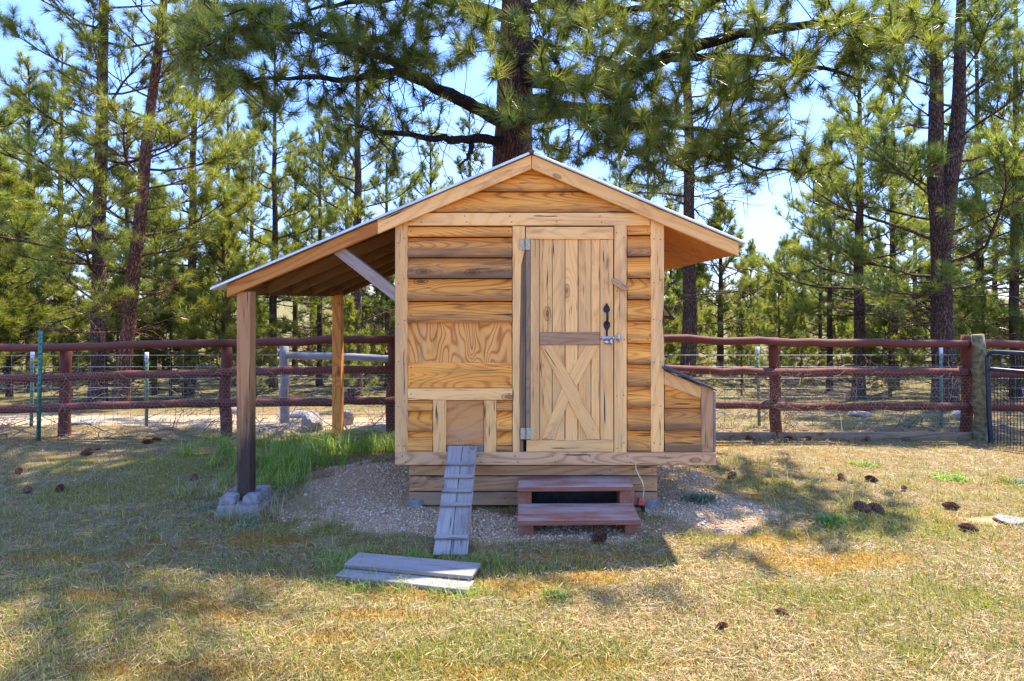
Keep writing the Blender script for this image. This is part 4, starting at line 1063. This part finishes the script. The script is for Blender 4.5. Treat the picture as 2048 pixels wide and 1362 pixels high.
limbs = [
 [(1015, 245, 8.7, .115), (930, 205, 8.0, .09), (850, 165, 7.2, .07), (760, 112, 6.4, .05), (650, 65, 5.8, .035), (500, 40, 5.4, .03), (400, 95, 5.2, .012)],
 [(850, 165, 7.2, .05), (790, 140, 6.8, .045), (700, 160, 6.4, .035), (600, 150, 5.8, .022), (470, 165, 5.5, .010)],
 [(1000, 282, 8.6, .075), (940, 275, 8.0, .06), (890, 281, 7.4, .045), (800, 268, 6.8, .03), (700, 250, 6.3, .012)],
 [(945, 278, 8.0, .035), (944, 305, 7.8, .025), (918, 335, 7.6, .010)],
 [(1040, 240, 8.6, .11), (1120, 222, 7.9, .09), (1200, 216, 7.2, .07), (1300, 232, 6.6, .045), (1400, 262, 6.2, .025), (1500, 282, 6., .010)],
 [(1050, 150, 8.7, .13), (1150, 172, 7.8, .12), (1250, 150, 7.0, .105), (1330, 115, 6.6, .08), (1450, 70, 6.2, .055), (1600, 50, 5.9, .04), (1750, 30, 5.7, .025), (1870, 40, 5.6, .010)],
 [(1250, 150, 7.0, .07), (1290, 80, 6.7, .065), (1380, 40, 6.3, .05), (1450, -20, 6., .035), (1560, -80, 5.8, .015)],
 [(1330, 115, 6.6, .05), (1450, 112, 6.2, .04), (1600, 122, 5.9, .025), (1720, 160, 5.8, .010)],
 [(1035, 120, 8.5, .1), (1060, 100, 7.4, .08), (1085, 80, 6.4, .055), (1105, 110, 5.6, .03), (1120, 140, 5.2, .012)],
 [(1045, 200, 8.5, .08), (1110, 202, 7.4, .06), (1190, 222, 6.5, .035), (1260, 300, 5.9, .012)],
 [(1028, 40, 8.6, .09), (940, 10, 7.5, .07), (850, -10, 6.6, .05), (740, 0, 6, .03), (620, 20, 5.7, .012)],
 [(1036, 20, 8.6, .08), (1120, 0, 7.4, .06), (1230, 20, 6.6, .04), (1350, 10, 6., .015)],
 [(1300, 232, 6.6, .03), (1340, 320, 6.6, .02), (1390, 352, 6.6, .010)],
 [(1400, 262, 6.2, .02), (1500, 340, 6.2, .015), (1640, 345, 6.1, .008)],
]
lb = MB(); nodes = []; noder = []
for lm in limbs:
    pts = np.array([P(x, y, d) for x, y, d, _ in lm]); r_ = np.array([q[3] for q in lm])
    k = len(pts); tt = np.linspace(0, k - 1, (k - 1) * 5 + 1)
    # smooth + a little crook
    sm = np.array([np.interp(tt, np.arange(k), pts[:, j]) for j in range(3)]).T
    for _ in range(3): sm[1:-1] = .25 * sm[:-2] + .5 * sm[1:-1] + .25 * sm[2:]
    sm[1:-1] += rng.normal(0, .012, sm[1:-1].shape)
    rr = np.interp(tt, np.arange(k), r_); lb.tube(sm, rr, 8, jit=.15); nodes += list(sm[3:]); noder += list(rr[3:])
clusters = [(450, 55, 120, 60, 5.4, 44), (430, 130, 75, 50, 5.4, 24), (600, 60, 120, 70, 5.8, 40), (560, 180, 100, 60, 5.9, 20), (680, 190, 100, 60, 6.4, 16), (760, 60, 120, 65, 6.2, 44), (880, 65, 110, 75, 6.6, 46), (1030, 55, 45, 45, 6.4, 9), (800, 130, 90, 40, 6.4, 16), (760, 285, 70, 70, 6.8, 14), (850, 230, 70, 50, 7.0, 8),
 (965, 90, 60, 70, 6.2, 20), (1045, 180, 80, 70, 5.6, 22), (1150, 100, 90, 80, 5.6, 40), (1180, 190, 90, 60, 5.7, 34), (1290, 150, 90, 80, 5.8, 36), (1250, 250, 100, 60, 5.9, 36), (1350, 262, 130, 60, 6.0, 44), (1480, 230, 80, 90, 6.2, 30), (1150, 285, 90, 45, 6.6, 24), (1330, 335, 110, 45, 6.4, 24), (1480, 335, 90, 50, 6.3, 16), (1480, 150, 70, 50, 6.0, 20),
 (1600, 50, 150, 70, 5.8, 44), (1780, 45, 110, 60, 5.6, 50), (1650, 140, 110, 40, 5.9, 22), (1560, 210, 70, 60, 6.1, 12), (1350, 40, 120, 50, 6.1, 30), (1150, 15, 80, 40, 6.5, 22), (930, 10, 80, 40, 6.8, 20), (1640, 335, 60, 40, 6.2, 12), (1400, -60, 300, 60, 6.0, 60), (700, -60, 300, 60, 6.0, 60), (1580, 270, 60, 60, 6.2, 10)]
targ = []
for cx, cy, rx, ry, d, n in clusters:
    n = int(n * 1.4)
    a = rng.random(n) * 6.28; q = np.sqrt(rng.random(n))
    for aa, qq in zip(a, q): targ.append(P(cx + rx * qq * math.cos(aa), cy + ry * qq * math.sin(aa), d + rng.normal(0, .35)))
targ = np.array(targ)
nd0 = np.array(nodes); dist = np.array([np.min(np.linalg.norm(nd0 - t, axis=1)) for t in targ]); targ = targ[np.argsort(dist)]
bp, bd = [], []
NA = list(nd0)
for t in targ:
    arr = np.array(NA); dd = np.linalg.norm(arr - t, axis=1); i = int(np.argmin(dd)); p = arr[i]; L = dd[i]
    if L < .03: continue
    dv = (t - p) / L; off = rng.normal(0, .10 * min(L, 1.0), 3); off[2] -= .05 * L
    nseg = max(3, int(L / .13)); u = np.linspace(0, 1, nseg + 1)[:, None]
    pts = p + (t - p) * u + off * np.sin(u * math.pi) + rng.normal(0, .008, (nseg + 1, 3)) * (u > 0)
    r_ = np.linspace(min(.014, .005 + .008 * L), .0045, nseg + 1); lb.tube(pts, r_, 4)
    NA += list(pts[1:]); td = pts[-1] - pts[-2]; td /= np.linalg.norm(td); bp.append(pts[-1]); bd.append(td + np.array((0, 0, .35)))
# bare crooked twigs, most of them on the left limbs
for _ in range(520):
    i = rng.integers(len(nd0)); p = nd0[i]
    L = rng.uniform(.25, .9); dv = rng.normal(0, 1, 3); dv[2] -= .5; dv /= np.linalg.norm(dv); pts = [p]
    for k in range(5): dv = dv + rng.normal(0, .28, 3) + np.array((0, 0, .06)); dv /= np.linalg.norm(dv); pts.append(pts[-1] + dv * L / 5)
    lb.tube(pts, np.linspace(.007, .003, 6), 3)
    if rng.random() < .7: q = pts[3]; d2 = dv + rng.normal(0, .8, 3); d2 /= np.linalg.norm(d2); lb.tube([q, q + d2 * L * .3], [.004, .0025], 3)
nv, c = needles(np.array(bp), np.array(bd), 110, .20, .0055, ((.085, .125, .022), (.230, .255, .050)), (.15, 1.35), .13)
# crown above the picture: whorled limbs with coarser tufts (it shades the yard)
up_p, up_d = [], []
for i in range(54):
    z = rng.uniform(5.8, 13.4); L = 4.3 * min(1, (14.2 - z) / 3.4) * rng.uniform(.7, 1.06); az = i * 2.39996
    p0 = np.array((np.interp(z, tpt[:, 2], tpt[:, 0]), bigd, z)); el = .05 + .5 * (z - 5.8) / 8
    t = np.linspace(0, 1, 6)[:, None]; dv = np.array((math.cos(az), math.sin(az), el)); pts = p0 + dv * L * t + np.array((0, 0, -.25)) * L * .2 * t ** 2 + rng.normal(0, .04, (6, 3)) * t
    lb.tube(pts, np.linspace(.05, .01, 6), 5)
    for k in range(int(8 + L * 9)):
        u = rng.uniform(.25, 1); q = p0 + dv * L * u + rng.normal(0, .28, 3) * np.array((1, 1, .5)); up_p.append(q); up_d.append(dv + rng.normal(0, .5, 3) + np.array((0, 0, .3)))
        lb.tube([p0 + dv * L * max(.05, u - .1), q], [.009, .005], 3)
nv2, c2 = needles(np.array(up_p), np.array(up_d), 36, .22, .010, ((.04, .075, .016), (.11, .145, .03)))
org = np.array(big.location)
obj('limbs', lb.mesh('limbs', True, origin=org), bark('limb_bark', (.10, .065, .05), (.05, .038, .034), 1.5), big, Matrix.Translation(big.location))
obj('crown', crown_mesh('crown', np.concatenate([nv, nv2]) - org, np.concatenate([c, c2])), M['needle'], big, Matrix.Translation(big.location))

# ------------------------------------------------------------------ rocks, cones, small plants
def rockmesh(seed, n=3):
    import bmesh
    bm = bmesh.new(); bmesh.ops.create_icosphere(bm, subdivisions=3, radius=1); g = np.random.default_rng(seed)
    dirs = g.normal(size=(9, 3)); dirs /= np.linalg.norm(dirs, axis=1)[:, None]; cut = g.uniform(.55, .85, 9)
    for v in bm.verts:
        p = np.array(v.co)
        for dd_, cc in zip(dirs, cut):
            q = p @ dd_
            if q > cc: p = p - dd_ * (q - cc) * .9
        v.co = p * (1 + g.normal(0, .015))
    me = bpy.data.meshes.new('boulder'); bm.to_mesh(me); bm.free(); return me
rk = [rockmesh(1), rockmesh(2), rockmesh(3)]
for px, py, w, h, k, lab in ((627, 858, .17, .17, 0, 'brown lichened boulder with pointed top beyond the porch'), (600, 832, .21, .07, 1, 'flat pale grey rock lying behind the pointed boulder'), (690, 850, .13, .17, 2, 'rounded lichened boulder behind the rear porch post'), (466, 826, .12, .09, 1, 'small grey rock behind the fence beside the front porch post'), (172, 848, .25, .05, 2, 'low flat whitish stone on the sandy ground behind the rail fence'),
                         (1715, 832, .20, .07, 0, 'low grey rock in the grass by the slim brown trunk'), (1918, 838, .16, .10, 1, 'grey rock in the grass beside the forked pine'), (2015, 1043, .10, .022, 2, 'flat white stone on the dry lawn near the gate')):
    x, y, z = G(px, py)
    o = obj('boulder', rk[k], M['rock'], None, Matrix.Translation((x, y, z + h * .35)) @ Matrix.Rotation(px * .7, 4, 'Z') @ Matrix.Diagonal((w, w * .8, h, 1))); tag(o, lab, 'rock')

def conemesh():
    V = []; Fc = []; g = np.random.default_rng(3)
    core = 8
    for i in range(110):
        t = i / 110; ang = i * 2.39996; r = .026 * math.sin(math.pi * min(1, .12 + t * .93)) ** .7 + .003; x = -.045 + .09 * t
        ca, sa = math.cos(ang), math.sin(ang); k = len(V)
        nv_ = np.array((0, ca, sa)); tv = np.array((0, -sa, ca)); ax = np.array((1., 0, 0))
        b = np.array((x - .012, 0, 0)) + nv_ * r * .3; tip = np.array((x + .002, 0, 0)) + nv_ * r * 1.15
        V += [tuple(b + tv * .003), tuple(b - tv * .003), tuple(tip - tv * .007 - ax * .002), tuple(tip + tv * .007 - ax * .002), tuple(tip + ax * .004 + nv_ * .003), tuple(b + ax * .012)]
        Fc += [(k, k + 1, k + 2, k + 4, k + 3), (k + 5, k + 3, k + 4), (k + 5, k + 4, k + 2)]
    return mesh_py('pine_cone', V, Fc)
cm = conemesh()
cones = [(1197, 1083, 1.15, 'reddish brown pine cone on the gravel in front of the steps', None), (1722, 1019, 1.05, 'plump dark pine cone touching another cone on the dry lawn', None), (1751, 1022, 1.0, 'slim dark pine cone beside the plump cone on the dry lawn', None)]
for px, py in ((1465, 955), (1683, 959), (1744, 964), (1904, 1018), (1935, 1062), (1563, 1233), (1443, 1262), (1808, 981)):
    cones.append((px, py, .8 if py < 1100 and px != 1808 else .45, 'brown pine cone lying alone on the dry lawn beside the coop', 'cones on the dry lawn'))
for px, py in ((175, 905), (172, 911), (195, 900), (293, 888), (55, 985), (38, 948), (120, 982), (312, 882), (388, 960)):
    cones.append((px, py, .78, 'brown pine cone on the shaded grass between the fence and the porch', 'cones on the shaded grass'))
for px, py in ((1500, 893), (1580, 897), (1618, 896), (1736, 894)):
    cones.append((px, py, .78, 'brown pine cone against the grey kick board of the rail fence', 'cones at the kick board'))
for px, py, sc, lab, grp in cones:
    x, y, z = G(px, py)
    if 890 < py < 899 and px > 1480: y = FD - .21; x = PX(px, y); z = TZ(x, y)
    o = obj('pine_cone', cm, M['cone'], None, Matrix.Translation((x, y, z + .022)) @ Matrix.Rotation(px * 1.3, 4, 'Z') @ Matrix.Rotation(py, 4, 'X') @ Matrix.Diagonal((sc * 1.35, sc, sc, 1))); tag(o, lab, 'pine cone', grp)

def blades(X, Y, L, w, tilt, az, col, zoff=0., bend=0., seg=1):
    """blades of grass or straw, one or two triangles each"""
    n = len(X); Zb = terrain(X, Y) + zoff
    d = np.stack([np.cos(az) * np.cos(tilt), np.sin(az) * np.cos(tilt), np.sin(tilt)], -1)
    side = np.stack([-np.sin(az), np.cos(az), np.zeros(n)], -1)
    rnd = rng.random(n)[:, None] - .5; side = side * 1.0 + np.array([[0, 0, 1.]]) * rnd * .8
    base = np.stack([X, Y, Zb], -1); w = np.broadcast_to(np.asarray(w, float), (n,)); L = np.broadcast_to(np.asarray(L, float), (n,)); hw = side * (w / 2)[:, None]
    if seg == 1:
        tip = base + d * L[:, None]; V = np.stack([base - hw, base + hw, tip], 1).reshape(-1, 3)
        return V, np.repeat(col, 3, 0), np.arange(3 * n).reshape(-1, 3)
    mid = base + d * (L * .55)[:, None]; d2 = d + np.stack([np.cos(az), np.sin(az), np.full(n, -.6)], -1) * (bend * rng.uniform(.3, 1.4, n))[:, None]
    d2 /= np.linalg.norm(d2, axis=1)[:, None]; tip = mid + d2 * (L * .5)[:, None]
    V = np.stack([base - hw, base + hw, mid - hw * .7, mid + hw * .7, tip], 1).reshape(-1, 3); k = np.arange(n)[:, None] * 5
    T = np.concatenate([k + np.array([[0, 1, 3]]), k + np.array([[0, 3, 2]]), k + np.array([[2, 3, 4]])])
    return V, np.repeat(col, 5, 0), T
def pal(n, cols, wts, jit=.2):
    c = np.array(cols)[rng.choice(len(cols), n, p=np.array(wts) / sum(wts))]; return np.clip(c * rng.uniform(1 - jit, 1 + jit, (n, 1)) + rng.normal(0, .008, (n, 3)), .005, 1)
def plan_sample(n, y0=1.45, y1=8.5):
    """points in the yard, denser near the viewer"""
    u = rng.random(n); y = 1 / (1 / y0 - u * (1 / y0 - 1 / y1)); x = rng.uniform(-1.25, 1.15, n) * y * .95
    return x, y
def outside(x, y):
    return ~(((x > CW[0] - .0) & (x < CW[1]) & (y > 4.05) & (y < DB)) | ((x > -.64) & (x < -.34) & (y > 3.3) & (y < 3.9) & False))
# straw, dead needles
X, Y = plan_sample(250000); gv_, gr_, ms_, sd_ = masks(X, Y)
patch = sstep(.36, .62, vn3.fbm(X, Y, 1.9, 4))
keep = (rng.random(len(X)) < (.30 + .70 * patch) * (1 - .95 * gv_) * (1 - .65 * gr_) * (1 - .85 * ms_) * (1 - .45 * sd_)) & outside(X, Y); X, Y = X[keep], Y[keep]; n = len(X)
colr = pal(n, [(.38, .27, .125), (.52, .41, .23), (.26, .20, .14), (.38, .33, .25), (.28, .115, .042), (.17, .105, .058)], [2.6, 1.8, 1.5, 1.0, 1.8, 1.6])
flow = vn2.fbm(X, Y, .9, 2) * 12
V, c, T = blades(X, Y, rng.uniform(.015, .075, n) * np.where(rng.random(n) < .10, 1.8, 1), rng.uniform(.0012, .0027, n) * (1 + Y * .12), rng.normal(.06, .12, n), flow + rng.normal(0, .9, n), colr, rng.uniform(.002, .02, n))
kind(obj('straw_litter', mesh_arr('straw_litter', V, [T], False, c), M['straw'], label='dry straw and fallen pine needles covering the yard'), 'stuff')
# short grass
X, Y = plan_sample(420000); gv_, gr_, ms_, sd_ = masks(X, Y)
keep = (rng.random(len(X)) < np.clip(.62 + gr_ * .6, 0, 1) * (1 - .97 * gv_) * (1 - .6 * ms_) * (1 - .75 * sd_)) & outside(X, Y); X, Y = X[keep], Y[keep]; n = len(X)
colr = pal(n, [(.16, .20, .030), (.24, .265, .048), (.32, .31, .07), (.10, .125, .028), (.38, .31, .12)], [3, 3, 2.0, 1.0, 1.8])
V, c, T = blades(X, Y, rng.gamma(4, .0085, n), rng.uniform(.002, .0038, n) * (1 + Y * .1), rng.uniform(.35, 1.4, n), rng.random(n) * 6.283, colr)
kind(obj('short_grass', mesh_arr('short_grass', V, [T], False, c), M['grass'], label='short green grass growing in patches across the yard'), 'stuff')
# mossy pile
X, Y = plan_sample(260000, y1=6); gv_, gr_, ms_, sd_ = masks(X, Y); keep = (rng.random(len(X)) < ms_ * .9) & outside(X, Y); X, Y = X[keep], Y[keep]; n = len(X)
colr = pal(n, [(.30, .20, .03), (.36, .27, .05), (.26, .12, .03), (.20, .19, .04)], [2, 1.6, 1.2, 1.4])
colr[X < -.4] = pal(int((X < -.4).sum()), [(.24, .13, .03), (.22, .10, .03), (.20, .16, .04)], [2, 2, 1.3])
V, c, T = blades(X, Y, rng.uniform(.008, .022, n), .0045, rng.uniform(.3, 1.5, n), rng.random(n) * 6.283, colr)
kind(obj('moss', mesh_arr('moss', V, [T], False, c), M['grass'], label='yellow and rusty moss growing in cushions on the yard'), 'stuff')
# tall grass left of the gravel bank and behind it
def tall(zs, n, Lm, cols, wts, name, label, tilt=(.9, 1.5), w=(.004, .007)):
    X = []; Y = []
    for (px, py, rx, ry, wt) in zs:
        x, y, _ = G(px, py); k = int(n * wt); nc = max(4, k // 28)
        cx = rng.normal(x, rx, nc); cy = rng.normal(y, ry, nc); ci = rng.integers(nc, size=k)
        X.append(cx[ci] + rng.normal(0, .03, k)); Y.append(cy[ci] + rng.normal(0, .03, k))
    X = np.concatenate(X); Y = np.concatenate(Y); k_ = outside(X, Y); X, Y = X[k_], Y[k_]; n = len(X)
    V, c, T = blades(X, Y, rng.gamma(9, Lm / 9, n), rng.uniform(w[0], w[1], n), rng.uniform(tilt[0], tilt[1], n), rng.random(n) * 6.283, pal(n, cols, wts), -.005, .8, 2)
    return kind(obj(name, mesh_arr(name, V, [T], False, c), M['grass'], label=label), 'stuff')
GC = [(.13, .25, .035), (.20, .32, .05), (.28, .37, .08), (.38, .36, .14)]
tall([(560, 950, .13, .16, .9), (600, 925, .20, .20, 1.2), (640, 905, .25, .2, 1.0), (540, 985, .10, .08, .4), (430, 905, .35, .15, .35), (470, 925, .2, .2, .35)], 800, .17, GC, [3, 3, 2, .7], 'tall_grass', 'tall green grass growing between the front porch post and the gravel bank')
tall([(730, 895, .35, .14, 1.2), (760, 905, .22, .08, .8), (690, 885, .3, .12, .6), (620, 890, .4, .1, .5), (500, 895, .5, .15, .3)], 850, .15, GC, [3, 3, 2, .9], 'tall_grass', 'tall green grass growing round the rear porch post')
tall([(540, 1000, .12, .10, .8), (590, 1015, .18, .10, .6), (460, 985, .2, .1, .5), (560, 1035, .2, .06, .5)], 700, .13, [(.50, .43, .30), (.42, .38, .30), (.25, .25, .11)], [2, 1.5, 1.2], 'dry_grass', 'dry bleached grass round the concrete pier block', (.3, 1.3), (.002, .004))
tall([(720, 1120, .12, .04, .5), (850, 1115, .2, .05, .8), (960, 1130, .1, .06, .5), (800, 1178, .2, .03, .5), (900, 1190, .15, .03, .4), (690, 1140, .05, .05, .4)], 700, .06, GC, [2, 3, 3, 1.2], 'grass_tufts', 'bright grass tufts around the loose planks', (.5, 1.4), (.0025, .0045))
tall([(1550, 965, .5, .25, 1.0), (1440, 930, .3, .15, .6), (1800, 960, .6, .2, .5), (1700, 830, 2.0, .5, 1.6), (1500, 850, .8, .5, .6), (1950, 1000, .4, .2, .3)], 900, .09, [(.42, .36, .19), (.30, .30, .12), (.20, .25, .08)], [2, 1.5, 1.2], 'dry_grass', 'thin dry grass on the sunlit lawn and beyond the wire fence', (.6, 1.5), (.0025, .0045))
# dead weeds and vines caught on the fence
mb = MB()
for _ in range(620):
    right = rng.random() < .6
    px = rng.uniform(1340, 1960) if right else rng.uniform(-100, 785)
    if right and rng.random() < .45: px = rng.normal(1560, 55)
    x = PX(px, FD); z = rng.uniform(-.08, .55 if right else .25) if rng.random() < .6 else rng.choice((.28, .6)) + rng.normal(0, .05); y = FD - .13 + rng.normal(0, .04)
    dv = rng.normal(0, 1, 3) * np.array((1, .3, 1.)); dv /= np.linalg.norm(dv); L = rng.uniform(.1, .4); pts = [np.array((x, y, max(z, TZ(x, y))))]
    for k in range(4): dv = dv + rng.normal(0, .5, 3) * np.array((1, .3, 1)); dv /= np.linalg.norm(dv); pts.append(pts[-1] + dv * L / 4)
    mb.tube(pts, [.0028, .0026, .0024, .002, .0016], 3)
kind(obj('dry_vines', mb.mesh('dry_vines'), simple('dry_vine', (.33, .20, .12), .9, 0, .4, 6), label='dead reddish vines and weeds caught on the rail fence'), 'stuff')
# litter of twigs at the foot of the fence and in the forest edge
mb = MB()
for _ in range(900):
    y = rng.uniform(6.2, 7.2) if rng.random() < .4 else rng.uniform(7.2, 14); x = rng.uniform(-1.0, .95) * y; z = TZ(x, y) + rng.uniform(.0, .03 if y < 8 else .45) ; az = rng.random() * 6.28; L = rng.uniform(.1, .5); el = rng.normal(.1, .3)
    p = np.array((x, y, z)); dv = np.array((math.cos(az), math.sin(az), el)); mb.tube([p, p + dv * L * .5 + rng.normal(0, .02, 3), p + dv * L], [.006, .005, .003], 3)
kind(obj('brush_litter', mb.mesh('brush_litter'), M['twig'], label='dead twigs and brush lying behind the fences'), 'stuff')
# gravel
def gravel(n):
    V0 = np.array([(1, 0, 0), (-1, 0, 0), (0, 1, 0), (0, -1, 0), (0, 0, 1), (0, 0, -1)], float); T0 = np.array([(0, 2, 4), (2, 1, 4), (1, 3, 4), (3, 0, 4), (2, 0, 5), (1, 2, 5), (3, 1, 5), (0, 3, 5)])
    x = rng.uniform(-2.1, 1.9, n * 4); y = rng.uniform(3.1, 5.6, n * 4); g_, *_ = masks(x, y); k = (rng.random(n * 4) < g_ ** 1.5) & outside(x, y); x, y = x[k][:n], y[k][:n]; n = len(x)
    r = rng.gamma(2.2, .0013, n) + .0018; S = r[:, None] * rng.uniform(.6, 1.4, (n, 3)); S[:, 2] *= .7
    th_ = rng.random(n) * 6.28; Vv = V0[None] * S[:, None, :] + rng.normal(0, .12, (n, 6, 3)) * r[:, None, None]
    ca, sa = np.cos(th_)[:, None], np.sin(th_)[:, None]; Vx = Vv[..., 0] * ca - Vv[..., 1] * sa; Vy = Vv[..., 0] * sa + Vv[..., 1] * ca
    Z = terrain(x, y); P_ = np.stack([Vx + x[:, None], Vy + y[:, None], Vv[..., 2] + Z[:, None] + r[:, None] * .4], -1).reshape(-1, 3)
    T = (np.arange(n)[:, None, None] * 6 + T0[None]).reshape(-1, 3); c = pal(n, [(.66, .48, .29), (.58, .40, .22), (.76, .63, .46), (.34, .22, .12), (.62, .42, .23)], [2, 2.4, 1.0, 1.3, 2.6])
    return mesh_arr('gravel', P_, [T], False, np.repeat(c, 6, 0))
s = NB('gravel_stone'); s.l.new(s.attr('Col'), s.b.inputs['Base Color']); s.b.inputs['Roughness'].default_value = .9
kind(obj('gravel', gravel(20000), s.m, label='fine pale gravel spread round the foot of the coop'), 'stuff')
# small plants, one by one
def rosette(px, py, r, n, L, cols, label, name='weed', w=.008, cat='plant'):
    x, y, z = G(px, py); X = rng.normal(x, r * .5, n); Y = rng.normal(y, r * .4, n)
    V, c, T = blades(X, Y, rng.uniform(.5, 1.2, n) * L, w, rng.uniform(.25, 1.4, n), rng.random(n) * 6.283, pal(n, cols, [1] * len(cols)), 0, .9, 2)
    t = thing(name, label, cat, (x, y, z))
    kind(obj('leaves', mesh_arr('leaves', V - np.array((x, y, z)), [T], False, c), M['grass'], t, Matrix.Translation((x, y, z))), 'stuff'); return t
SG = [(.19, .25, .19), (.26, .32, .24), (.14, .20, .13)]
rosette(1402, 1000, .11, 420, .07, SG, 'blue green leafy plant on the gravel beside the foundation', w=.009)
rosette(412, 1018, .07, 200, .05, SG, 'small blue green plant beside the concrete pier block')
rosette(495, 1048, .06, 140, .04, SG, 'small blue green plant in the grass before the concrete pier block')
rosette(1665, 1043, .09, 260, .06, GC[:3], 'bright green leafy weed on the dry lawn near the pair of cones', w=.010)
rosette(1905, 958, .14, 300, .055, GC[:3], 'bright green weed clump on the lawn before the gate post')
rosette(2040, 965, .1, 180, .05, SG, 'pale green plant on the lawn below the dark gate')
rosette(1110, 1195, .08, 160, .05, GC[1:3], 'small green grass clump in the shade of the coop roof')
rosette(1730, 930, .12, 180, .045, GC[:3], 'low green weed between the kick board and the cones')
